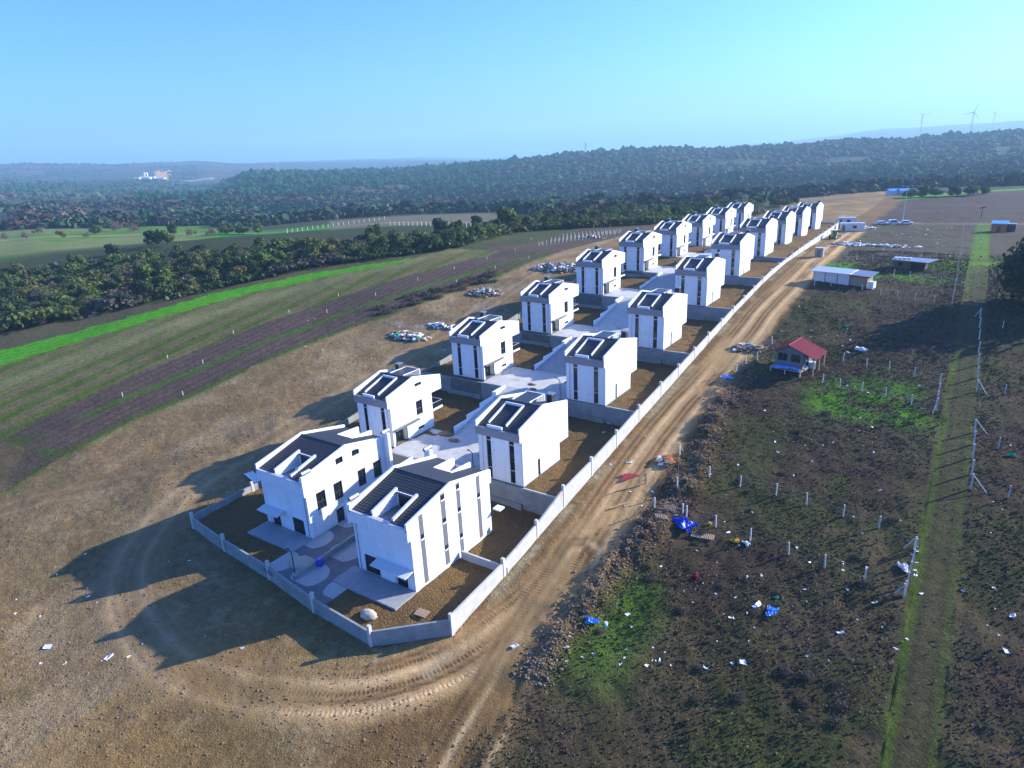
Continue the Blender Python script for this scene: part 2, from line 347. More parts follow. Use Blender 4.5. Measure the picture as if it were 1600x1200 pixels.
def ground_z(x, y, detail=True):
    x = np.asarray(x, float); y = np.asarray(y, float)
    d = np.hypot(x, y); u = ucol(x, y)
    near = zn(y); lim = 330+100*sstep(1150, 1500, u)
    k = sstep(lim-20, lim+90, d)
    z = near*(1-k)+far_z(x, y, np.maximum(d, 420), u)*k
    # rolling relief far away
    z = z+(fbm(x, y, 420, 4, 3)-0.5)*sstep(700, 1600, d)*(22+0.004*d)*np.where(d > 3800, 0.6, 1)
    z = z+(fbm(x, y, 90, 3, 4)-0.5)*sstep(420, 900, d)*9
    if detail:
        n = k < 1
        xr = xr_(x, y)
        amp = np.where((xr > -110) & (xr < -78), 0.17, 0.10)
        amp = np.where(xr > -27.5, 0.30, amp); amp = np.where((x > 0.2) & (x < 3.6), 0.07, amp)
        amp = np.where((xr > -36.4) & (xr < -28), 0.10, amp)
        z = z+(fbm(x, y, 2.4, 4, 5)-0.5)*2*amp*(1-k)
        z = z+(fbm(x, y, 14, 3, 6)-0.5)*0.5*(1-k)*((xr < -80) | (xr > -28))
        # spoil bank along the road
        bank = np.exp(-((xr+25.8-1.2*np.sin(y/9.0))/2.3)**2)*sstep(36, 48, y)*(1-sstep(104, 118, y))
        z = z+bank*(0.25+3.4*np.maximum(fbm(x, y, 3.4, 4, 8)-0.34, 0))
        rg = np.exp(-((x+92)/6)**2-((y-50)/16)**2)
        z = z+rg*0.8*(fbm(x, y, 5, 3, 9))
    return z
def gz(x, y): return float(ground_z(np.array([x]), np.array([y]))[0])

def lerp3(a, b, t): return a*(1-t[:, None])+np.array(b)*t[:, None]
def build_ground():
    yaw = math.atan2(FW[1], FW[0])
    nA, nR = 1000, 860
    az = yaw+np.linspace(R(56), R(-56), nA)
    rr = np.concatenate([[0.5], np.geomspace(14, 9300, nR-1)])
    A, Rr = np.meshgrid(az, rr); x = (Rr*np.cos(A)).ravel(); y = (Rr*np.sin(A)).ravel()
    # keep a stable position under the camera too
    z = ground_z(x, y)
    d = np.hypot(x, y); u = ucol(x, y); xr = xr_(x, y)
    n1 = fbm(x, y, 7, 5, 21); n2 = fbm(x, y, 28, 4, 22); n3 = fbm(x, y, 1.6, 3, 23); nf = fbm(x, y, 160, 5, 24); nf2 = fbm(x, y, 45, 4, 25)
    C = np.zeros((len(x), 3)); fine = np.ones(len(x)); tread = np.zeros(len(x)); along = np.zeros(len(x))
    def setm(mask, c, soft=None):
        c = np.array(c, float)
        if soft is None: C[mask] = c
        else: C[:] = C*(1-soft[:, None])+c*soft[:, None]
    # --- base: worked soil left of the houses
    C[:] = (0.262, 0.180, 0.108)
    setm(None, (0.36, 0.265, 0.175), sstep(0.50, 0.68, n1)*0.8)
    setm(None, (0.115, 0.088, 0.062), sstep(0.46, 0.62, n2)*0.42); setm(None, (0.10, 0.10, 0.05), sstep(0.56, 0.66, fbm(x, y, 11, 4, 29))*0.2)
    setm(None, (0.33, 0.26, 0.19), sstep(0.62, 0.72, n3)*0.35)
    for (px, py, sx, sy) in ((-97, 124, 5.5, 1.6), (-103, 108, 5, 1.2), (-100, 133, 4, 1.4)): setm(None, (0.34, 0.34, 0.34), np.exp(-((x-px)/sx)**2-((y-py)/sy)**2)*sstep(.38, .52, n1))
    # --- left fields
    wob = (n2-0.5)*2.0
    e5 = edge(y, B5)+wob; e4 = edge(y, B4); e3 = edge(y, B3)+wob*0.4; e2 = edge(y, B2); e1 = edge(y, B1); e0 = edge(y, B0)
    rows = 0.5+0.5*np.sin((x+0.12*y+wob*0.3)*2*math.pi/2.6)
    rows2 = 0.5+0.5*np.sin((x+0.2*y)*2*math.pi/7.3+1.0)
    plough = (x < e5) & (x > e3) & (y > 37+1.5*np.sin(x/3.0)-0.35*(x+128))
    C[plough] = (0.100, 0.072, 0.060)
    pr = (rows*0.5+n3*0.5)[plough, None]; C[plough] = C[plough]*(0.62+0.75*pr)
    edgeg = np.exp(-((x-e5)/1.2)**2)*sstep(0.40, 0.55, n1)
    setm(None, (0.06, 0.11, 0.018), edgeg*0.9)
    g4 = sstep(1.25, 0.6, np.abs(x-e4))*sstep(46, 52, y)*(1-sstep(172, 182, y))
    stub = (x < e3) & (x > e2)
    base = np.array((0.150, 0.130, 0.070)); C[stub] = base
    ss = stub.astype(float)
    setm(None, (0.075, 0.115, 0.022), ss*sstep(0.45, 0.75, rows2*0.6+n1*0.4)*0.85)
    setm(None, (0.24, 0.22, 0.13), ss*np.exp(-((x-(e2+e3)/2+6)/5)**2)*0.6)
    C[stub] *= (0.75+0.5*(rows*0.5+n3*0.5))[stub, None]
    gr = ((x < e2) & (x > e1)).astype(float)
    setm(None, (0.080, 0.30, 0.018), gr*(0.75+0.25*n1))
    C[gr > 0] *= (0.8+0.4*rows)[gr > 0, None]
    out = (x < e1) & (x > e0-3)
    C[out] = (0.10, 0.085, 0.055)
    setm(None, (0.10, 0.082, 0.045), (((x < e2) & (x > e2-2.5)).astype(float))*0.0)
    mg = ((x < e5) & (y < 46) & (x > -165)).astype(float)*sstep(44, 37, y)
    setm(None, (0.075, 0.062, 0.042), mg*0.75); setm(None, (0.055, 0.10, 0.018), mg*0.8*sstep(0.48, 0.66, n1))
    setm(None, (0.055, 0.15, 0.014), g4*(0.6+0.4*n1))
    lf = (x < -106) & (y > 178)
    C[lf & (x > -150)] = (0.10, 0.075, 0.062)
    setm(None, (0.07, 0.085, 0.035), (lf.astype(float))*sstep(0.45, 0.6, n2)*0.8)
    hed = (x < e0-2) & (d < 380)
    C[hed] = (0.05, 0.06, 0.028)
    # --- right: road and rough land
    rt = xr > -36.4
    C[rt] = (0.175, 0.118, 0.072)
    scr = sstep(-29.5, -25.5, xr+2.0*(n1-0.5)*2)*rt
    scr = scr*sstep(10, 22, y+x*0.3+20)
    c0 = np.array((0.066, 0.050, 0.040))
    scol = np.tile(c0, (len(x), 1))
    def sm2(c, k):
        scol[:] = scol*(1-k[:, None])+np.array(c)*k[:, None]
    sm2((0.068, 0.080, 0.034), 0.75*sstep(0.44, 0.62, n2*0.6+n1*0.4+0.03*sstep(95, 40, y)))
    sm2((0.100, 0.075, 0.062), sstep(0.55, 0.7, n1)*0.7)
    sm2((0.10, 0.085, 0.075), sstep(150, 210, y)*0.7)
    for (px, py, sx, sy, kk) in [(-9, 104, 8, 7, 1.0), (-27, 112, 3, 5, 0.8), (-12, 172, 14, 4, 0.9), (-10, 186, 16, 5, 0.8), (-26, 182, 4, 5, 1.0), (-10, 79, 2, 3, 0.9), (-24, 48, 5, 9, 0.4)]:
        sm2((0.10, 0.27, 0.035), kk*0.95*np.exp(-((x-px)/sx)**4-((y-py)/sy)**4)*sstep(0.35, 0.55, n1))
    pth = sstep(-0.6, 0.4, x)*sstep(4.3, 3.4, x)
    sm2((0.085, 0.085, 0.050), pth*0.6)
    sm2((0.085, 0.135, 0.030), np.exp(-((x-0.35)/0.45)**2)*0.75*sstep(0.38, 0.6, n1*.5+n2*.5))
    sm2((0.07, 0.11, 0.03), np.exp(-((x-3.2)/0.4)**2)*0.45*sstep(0.38, 0.6, n1))
    sm2((0.05, 0.045, 0.03), (np.exp(-((x-1.1)/0.28)**2)+np.exp(-((x-2.7)/0.28)**2))*0.5)
    k2 = sstep(0, 12, x-3.5)*(y < 290); sm2((0.070, 0.042, 0.038), k2*0.7)
    sm2((0.11, 0.22, 0.03), sstep(190, 215, y)*pth*0.85)
    sm2((0.12, 0.23, 0.03), np.exp(-((y-196-x*0.5)/4)**2)*sstep(-14, -2, x)*0.9)
    sm2((0.21, 0.17, 0.13), np.exp(-((y-303-x*0.1)/4.0)**2)*0.9)
    pf = sstep(306, 312, y-x*0.1); sm2((0.082, 0.060, 0.060), pf)
    yg = 395+ (x+68)*1.45
    sm2((0.12, 0.30, 0.03), sstep(yg-14, yg-4, y))
    sm2((0.05, 0.06, 0.03), sstep(yg+12, yg+25, y))
    C[:] = np.where(rt[:, None], C*(1-scr[:, None])+scol*scr[:, None], C)
    # spoil bank and wheel tracks
    bank = np.exp(-((xr+26.2-1.2*np.sin(y/9.0))/2.2)**2)*sstep(36, 46, y)*(1-sstep(104, 124, y))
    setm(None, (0.15, 0.088, 0.052), bank*sstep(0.30, 0.5, n1)*0.95)
    setm(None, (0.075, 0.042, 0.032), bank*sstep(0.52, 0.62, n3)*0.8)
    for P, wd in ((TRACK, 1.0), (TRACK2, 0.8), (TRACK3, 0.7)):
        dd, sg, al = poly_dist(x, y, P)
        s_ = dd*sg+(n2-0.5)*1.2
        on = sstep(4.3, 2.6, np.abs(s_))*wd*(d < 330)*(1-in_compound(x, y, -0.2))
        setm(None, (0.52, 0.37, 0.25) if P is not TRACK3 and P is not TRACK2 else (0.23, 0.165, 0.105), on*0.75*(0.25+0.75*sstep(-47, -37, x)))
        for off in (-2.9, -2.1, -1.1, 0.1, 0.9, 2.1):
            k = np.exp(-((s_-off)/0.30)**2)*wd*(d < 330)
            setm(None, (0.66, 0.50, 0.37) if off in (-1.1, 2.1) else (0.11, 0.066, 0.040), k*0.92*sstep(0.30, 0.55, n2*.5+n1*.5)*(0.22+0.78*sstep(-47, -37, x)))
            z -= 0.07*k*(0.4+0.6*sstep(-47, -37, x))*(1 if off in (-2.9, 0.9) else 0.6)
            tread = np.maximum(tread, (abs(off+1.1) > .9)*(off in (-2.1, 0.1, 2.1))*np.exp(-((s_-off)/0.24)**2)*wd*sstep(0.40, 0.56, n1)*(0.25+0.75*sstep(-47, -37, x)))
        along = np.where(on > 0.2, al, along)
        fine = fine*(1-0.6*on)
    wall = np.exp(-((xr+35.6)/0.6)**2)*(y > 34)*(y < 270)*rt
    setm(None, (0.40, 0.36, 0.31), wall*sstep(0.45, 0.62, n1)*0.7)
    # --- beyond 330 m
    k = sstep(345, 380, d)*((u < 1230).astype(float))
    fc = np.tile(np.array((0.06, 0.062, 0.035)), (len(x), 1))
    def fm(c, kk): fc[:] = fc*(1-kk[:, None])+np.array(c)*kk[:, None]
    fm((0.11, 0.19, 0.045), ((u < 330) & (d < 560)).astype(float)*0.9)
    fm((0.20, 0.19, 0.11), ((u < 300) & (d < 560)).astype(float)*sstep(0.45, 0.6, nf2)*0.6)
    fm((0.34, 0.29, 0.22), np.exp(-((d-470-0.06*(u-100))/3.5)**2)*(u < 250))
    fm((0.05, 0.19, 0.02), ((u > 320) & (u < 520) & (d > 350) & (d < 470)).astype(float)*0.9)
    fm((0.17, 0.15, 0.11), ((u > 500) & (u < 780) & (d > 350) & (d < 520)).astype(float)*0.8)
    fm((0.30, 0.25, 0.18), np.exp(-((d-395-(760-u)*0.12)/2.5)**2)*((u > 340) & (u < 780)))
    dm = sstep(560, 640, d)
    fm((0.05, 0.055, 0.035), dm)
    fm((0.085, 0.062, 0.045), dm*sstep(0.50, 0.58, nf)*0.9)
    fm((0.03, 0.042, 0.025), dm*sstep(0.52, 0.6, nf2)*0.8)
    lft = dm*(u < 360)*sstep(1250, 1500, d)
    fm((0.12, 0.085, 0.06), lft*sstep(0.47, 0.52, fbm(x, y, 380, 3, 31))*0.8)
    fm((0.045, 0.06, 0.035), lft*sstep(0.52, 0.6, fbm(x, y, 130, 4, 32)))
    hz = sstep(5500, 7000, d); fm((0.12, 0.11, 0.10), hz*sstep(0.45, 0.6, fbm(x, y, 700, 4, 33)))
    q = sstep(0, 6, u-236)*sstep(0, 4, 268-u)*sstep(2950, 2980, d)*sstep(3800, 3700, d)
    fm((0.62, 0.38, 0.20), q)
    q2 = sstep(0, 3, u-213)*sstep(0, 3, 226-u)*sstep(3150, 3180, d)*sstep(3330, 3300, d); fm((0.50, 0.34, 0.20), q2)
    q3 = ((u > 262) & (u < 330) & (d > 2920) & (d < 3030)).astype(float); fm((0.42, 0.40, 0.38), q3*0.7)
    for (uu, dq) in ((1413, 1750), (1418, 1700), (1409, 1800)): fm((0.5, 0.42, 0.36), np.exp(-((u-uu)/1.6)**2-((d-dq)/30)**2))
    C[:] = C*(1-k[:, None])+fc*k[:, None]
    k = sstep(560, 600, d)*(u >= 1230); C[:] = C*(1-k[:, None])+fc*k[:, None]
    fine = np.where(d > 400, fine*0.6, fine)
    lum = C@np.array([.3, .6, .1]); C = np.clip(lum[:, None]+(C-lum[:, None])*1.25, 0.006, 1)*np.where(xr > -27, 0.66, 0.80)[:, None]*np.where((xr < -60)[:, None], np.array([1.0, 1.0, .86]), np.array([1.06, 1.0, .74]))
    # sink the sheet well inside the compound, where the terraces take over
    ins = in_compound(x, y, 0.55)
    z = np.where(ins, z-6.0, z)
    idx = np.arange(nA*nR).reshape(nR, nA)
    Fc = np.stack([idx[:-1, :-1].ravel(), idx[1:, :-1].ravel(), idx[1:, 1:].ravel(), idx[:-1, 1:].ravel()], 1)
    np_mesh('ground', np.stack([x, y, z], 1), Fc, M['ground'], C, smooth=True, extra={'tread': tread*(d < 180), 'along': along, 'fine': fine}, kind='structure')
build_ground()
exec_parts = []

# ------------------------------------------------------------------ house building kit
def pl(pts, a): return float(np.interp(a, [p[0] for p in pts], [p[1] for p in pts]))
def panel(mb, P, a0, a1, zb, top, holes=(), depth=0.16, extra=()):
    """wall panel with real openings. P(a, z, inset) -> 3D point; top is a z value or a polyline; holes (a0,a1,z0,z1)."""
    tp = top if isinstance(top, list) else [(a0, top), (a1, top)]
    cuts = sorted({a0, a1, *[p[0] for p in tp if a0 < p[0] < a1], *[h[0] for h in holes], *[h[1] for h in holes], *extra})
    cuts = [c for c in cuts if a0 <= c <= a1]
    for c0, c1 in zip(cuts[:-1], cuts[1:]):
        mid = (c0+c1)/2; hs = sorted([h for h in holes if h[0] < mid < h[1]], key=lambda h: h[2]); z = zb
        for h in hs:
            if h[2] > z: mb.quad(P(c0, z, 0), P(c1, z, 0), P(c1, h[2], 0), P(c0, h[2], 0))
            z = h[3]
        mb.quad(P(c0, z, 0), P(c1, z, 0), P(c1, pl(tp, c1), 0), P(c0, pl(tp, c0), 0))
    for (b0, b1, z0, z1) in holes:
        mb.quad(P(b0, z0, 0), P(b1, z0, 0), P(b1, z0, depth), P(b0, z0, depth)); mb.quad(P(b0, z1, 0), P(b1, z1, 0), P(b1, z1, depth), P(b0, z1, depth))
        mb.quad(P(b0, z0, 0), P(b0, z1, 0), P(b0, z1, depth), P(b0, z0, depth)); mb.quad(P(b1, z0, 0), P(b1, z1, 0), P(b1, z1, depth), P(b1, z0, depth))
def window(parent, P, h, name='window', bars=(), vbars=(), depth=0.16, fm='frame', gm='glass', w=0.06):
    b0, b1, z0, z1 = h; f = MB(); g = MB()
    def strip(a0, a1, c0, c1):
        lo, hi = depth-0.07, depth-0.01
        b = [P(a0, c0, hi), P(a1, c0, hi), P(a1, c1, hi), P(a0, c1, hi)]; t = [P(a0, c0, lo), P(a1, c0, lo), P(a1, c1, lo), P(a0, c1, lo)]
        f.hexa(b, t)
    e = 0.004
    strip(b0+e, b0+w, z0+e, z1-e); strip(b1-w, b1-e, z0+e, z1-e); strip(b0+w, b1-w, z0+e, z0+w); strip(b0+w, b1-w, z1-w, z1-e)
    for bz in bars: strip(b0+w, b1-w, bz-0.035, bz+0.035)
    for bx in vbars: strip(bx-0.03, bx+0.03, z0+w, z1-w)
    q = depth
    g.quad(P(b0-.02, z0-.02, q), P(b1+.02, z0-.02, q), P(b1+.02, z1+.02, q), P(b0-.02, z1+.02, q))
    fo = f.build(name, M[fm], parent); g.build('pane', M[gm], fo)
    return fo
def tile_sheet(mb, x0, x1, y0, z0, y1, z1, holes=(), tw=0.36, tl=0.40):
    """real roof tiles: waves across, stepped courses up the slope"""
    nx = max(2, round((x1-x0)/tw)); L = math.hypot(y1-y0, z1-z0); ny = max(2, round(L/tl))
    prof = [(0, 0), (0.18, 0.035), (0.42, 0.055), (0.66, 0.035), (0.84, 0.0)]
    xs = []
    for i in range(nx):
        for t, h in prof: xs.append((x0+(x1-x0)*(i+t)/nx, h))
    xs.append((x1, 0)); uy = (y1-y0)/L; uz = (z1-z0)/L
    ty, tz = (-uz, uy) if uy > 0 else (uz, -uy)
    for j in range(ny):
        s0 = L*j/ny; s1 = L*(j+1)/ny
        row = []
        for s, lift in ((s0, 0.0), (s0, 0.045), (s1, 0.0)):
            row.append([(x, y0+uy*s+ty*(h*(1 if lift or s > s0 else 0.9)+lift), z0+uz*s+tz*(h*(1 if lift or s > s0 else 0.9)+lift)) for x, h in xs])
        n = len(xs); base = len(mb.v); mb.v += row[0]+row[1]+row[2]
        for r in range(2):
            for i in range(n-1):
                xm = (xs[i][0]+xs[i+1][0])/2; ym = y0+uy*(s0+s1)/2
                if any(a < xm < b and c < ym < d for a, b, c, d in holes): continue
                k = base+r*n+i; mb.f.append((k, k+1, k+n+1, k+n))
SIDE_X = lambda X, out: (lambda a, z, i: (X-out*i, a, z))
SIDE_Y = lambda Y, out: (lambda a, z, i: (a, Y-out*i, z))
def parapet(mb, prof, xa, xb, low, cap=0.0):
    """sloping parapet wall between x=xa..xb following the profile"""
    for (y0, z0), (y1, z1) in zip(prof[:-1], prof[1:]):
        mb.hexa([(xa, y0, z0-low), (xb, y0, z0-low), (xb, y1, z1-low), (xa, y1, z1-low)], [(xa, y0, z0), (xb, y0, z0), (xb, y1, z1), (xa, y1, z1)])

def single_house(s, label):
    """detached house; s=+1 entrance side towards +x. Origin: middle of the front wall line at ground."""
    r = empty('white_house', (0, 0, 0), 0, label, 'house', 'detached white houses of the estate', 2)
    X = 3.38; D = 8.92; OB = 2.38; yb = D+OB; E = s*X; B = -s*X
    prof = [(-0.5, 8.0), (5.22, 9.37), (yb, 7.92)]
    wl = MB()
    eh = {'attic': (5.4, 6.9, 7.62, 8.15), 'first': (5.3, 6.72, 3.1, 5.38), 'low': (5.35, 6.74, 0.80, 1.26), 'porch': (0.28, 3.05, 0.02, 2.5)}
    PE = SIDE_X(E, s); PB = SIDE_X(B, -s); PF = SIDE_Y(0, -1)
    panel(wl, PE, 0, D, 0, prof[:1]+[(5.22, 9.37), (yb, 7.92)], [eh['attic'], eh['first'], eh['low']], 0.18) if 0 else None
    prE = [(0, pl(prof, 0)), (5.22, 9.37), (D, pl(prof, D))]
    panel(wl, PE, 0, D, 0, prE, [eh['attic'], eh['first'], eh['low'], eh['porch']], 0.18)
    panel(wl, PB, 0, D, 0, prE, [(3.4, 4.0, 0.08, 2.42)], 0.18)
    for PP, zb in ((PE, 5.62), (PB, 2.54)):
        panel(wl, PP, -0.5, 0, 6.2, [(-0.5, 8.0), (0, pl(prof, 0))]); panel(wl, PP, D, yb, zb, [(D, pl(prof, D)), (yb, 7.92)])
    fh = [(-2.11, -1.40, 0.18, 6.05), (1.40, 2.14, 0.18, 6.05)]
    panel(wl, PF, -X, X, 0, 6.2, fh, 0.14)
    PR = SIDE_Y(D, 1); panel(wl, PR, -X, X, 0, 5.62, [(-1.9, 1.9, 3.05, 5.3), (-2.3, 1.3, 0.1, 2.3)], 0.16)
    PRo = SIDE_Y(yb, 1); panel(wl, PRo, -X, X, 5.62, 7.5, [(-1.8, 1.8, 5.9, 7.2)], 0.16)
    wl.quad((-X, -0.5, 6.2), (X, -0.5, 6.2), (X, 0, 6.2), (-X, 0, 6.2)); wl.quad((-X, D, 5.62), (X, D, 5.62), (X, yb, 5.62), (-X, yb, 5.62))
    # parapet thickness, porch recess shell, blank-side fin thickness
    for sx in (-1, 1): parapet(wl, prof, sx*(X-0.004), sx*(X-0.21), 0.9)
    xi = E-s*1.0
    wl.quad((xi, .28, .02), (xi, 3.05, .02), (xi, 3.05, 2.5), (xi, .28, 2.5)); wl.quad((E, .28, 2.5), (E, 3.05, 2.5), (xi, 3.05, 2.5), (xi, .28, 2.5))
    wl.quad((E, .28, .02), (E, .28, 2.5), (xi, .28, 2.5), (xi, .28, .02)); wl.quad((E, 3.05, .02), (E, 3.05, 2.5), (xi, 3.05, 2.5), (xi, 3.05, .02))
    wl.quad((B+s*.25, D, 2.54), (B+s*.25, yb, 2.54), (B+s*.25, yb, 5.62), (B+s*.25, D, 5.62)); wl.quad((B, yb, 2.54), (B+s*.25, yb, 2.54), (B+s*.25, yb, 5.62), (B, yb, 5.62))
    wall = wl.build('wall', M['white'], r)
    MB().box(-X-.03, X+.03, -.03, D+.03, -0.5, 0.10).build('plinth', M['concd'], r)
    # front fascia, gutter
    MB().box(-X+.005, X-.005, -0.52, -0.30, 6.215, 7.28).build('fascia', M['fascia'], r)
    MB().box(-X+.27, X-.27, -0.295, 0.02, 7.1, 7.30).build('gutter', M['cap'], r)
    # roof
    rf = MB(); x0, x1 = -X+.262, X-.262
    tile_sheet(rf, x0, x1, 0.0, 7.36, 5.22, 9.02); tile_sheet(rf, x0, x1, yb-0.15, 7.52, 5.22, 9.02)
    roof = rf.build('roof', M['tile'], r, smooth=False)
    MB().bar((x0, 5.22, 9.05), (x1, 5.22, 9.05), 0.09, 8).build('ridge', M['tile'], roof)
    # raised white walls framing the roof light bay, front and rear slopes
    for xa in (-1.95, 0.68):
        d = MB(); d.hexa([(xa, .45, 7.4), (xa+.18, .45, 7.4), (xa+.18, 4.4, 8.7), (xa, 4.4, 8.7)], [(xa, .45, 7.84), (xa+.18, .45, 7.84), (xa+.18, 4.4, 9.06), (xa, 4.4, 9.06)])
        d.build('roof_fin', M['white'], roof)
    MB().box(-1.95, .88, 4.403, 4.55, 8.6, 9.10).build('roof_fin', M['white'], roof)
    MB().box(-1.67, .62, -0.29, -0.10, 7.303, 7.70).build('roof_upstand', M['white'], roof)
    sl = (7.52-9.02)/(yb-.15-5.22)
    for xa, wd in ((-1.95, .14), (.74, .14)):
        zz = lambda y: 9.02+sl*(y-5.22)-.1
        d = MB(); d.hexa([(xa, 5.9, zz(5.9)), (xa+wd, 5.9, zz(5.9)), (xa+wd, 9.4, zz(9.4)), (xa, 9.4, zz(9.4))], [(xa, 5.9, 9.02), (xa+wd, 5.9, 9.02), (xa+wd, 9.4, 8.93), (xa, 9.4, 8.93)])
        d.build('roof_fin', M['white'], roof)
    MB().box(-1.95, .93, 9.403, 9.55, 7.8, 8.96).build('roof_fin', M['white'], roof)
    MB().box(-1.9, .88, 5.9, 9.40, 8.0, 8.90).build('roof_bay', M['dark'], roof)
    ch = MB().box(B+s*.5, B+s*1.3, 8.1, 8.95, 8.0, 9.55); cho = ch.build('chimney', M['dark'], roof)
    MB().box(B+s*.42, B+s*1.38, 8.02, 9.03, 9.552, 9.68).build('chimney_cap', M['cap'], cho)
    # windows and doors
    for i, h in enumerate(fh):
        z2 = (1.62, 1.92)[i]
        window(r, PF, h, 'strip_window', bars=(3.2,), depth=0.14)
        for zz_ in (z2, 5.45): MB().box(h[0]+.01, h[1]-.01, .03, .07, zz_-.05, zz_+.05).build('window_bar', M['alu'], r)
    window(r, PE, eh['attic'], vbars=(6.15,), depth=.18); window(r, PE, eh['first'], bars=(4.05,), vbars=(6.02,), depth=.18)
    window(r, PE, eh['low'], vbars=(6.05,), depth=.18); window(r, PB, (3.4, 4.0, .08, 2.42), depth=.18)
    window(r, PR, (-1.9, 1.9, 3.05, 5.3), 'balcony_door', vbars=(-.6, .6)); window(r, PR, (-2.3, 1.3, .1, 2.3), 'garden_door', vbars=(-1.1, .1)); window(r, PRo, (-1.8, 1.8, 5.9, 7.2), vbars=(-.6, .6))
    PD = SIDE_X(xi+s*.03, s); dd = MB(); dd.box(*sorted((xi+s*.02, xi+s*.07)), 1.5, 3.0, .03, 2.3); dr = dd.build('door', M['dark'], r)
    MB().box(*sorted((xi+s*.072, xi+s*.10)), 1.62, 1.95, .1, 2.2).build('door_glass', M['glass'], dr)
    MB().box(*sorted((xi+s*.072, xi+s*.12)), 2.15, 2.22, .9, 1.4).build('handle', M['alu'], dr)
    MB().box(*sorted((E+s*.003, E+s*.5)), .2, 5.5, 2.55, 2.72).build('canopy', M['stripe'], r)
    # rear balcony
    bx = sorted((B+s*.26, E))
    bal = MB().box(bx[0], bx[1], D+.003, yb, 2.54, 2.86).build('balcony', M['white'], r)
    rl = MB(); rl.box(bx[0], bx[1], yb-.08, yb-.05, 2.9, 3.75); rl.box(*sorted((E-s*.08, E-s*.05)), D+.05, yb-.1, 2.9, 3.75)
    rl.build('railing', M['glass'], bal)
    MB().box(bx[0], bx[1], yb-.1, yb-.03, 3.752, 3.81).box(*sorted((E-s*.1, E-s*.03)), D+.05, yb-.11, 3.752, 3.81).build('handrail', M['alu'], bal)
    xd = s*2.72; MB().bar((xd, -.07, .1), (xd, -.07, 6.2), .05, 8).build('downpipe', M['alu'], r)
    for zz_ in (6.9,): MB().bar((B+s*1.1, 8.5, 9.6), (B+s*1.1, 8.5, 10.2), .015, 5).build('aerial', M['steel'], roof)
    MB().box(-2.6, 1.5, D+.05, D+2.3, -.1, .06).build('patio', M['slab'], r)
    return r

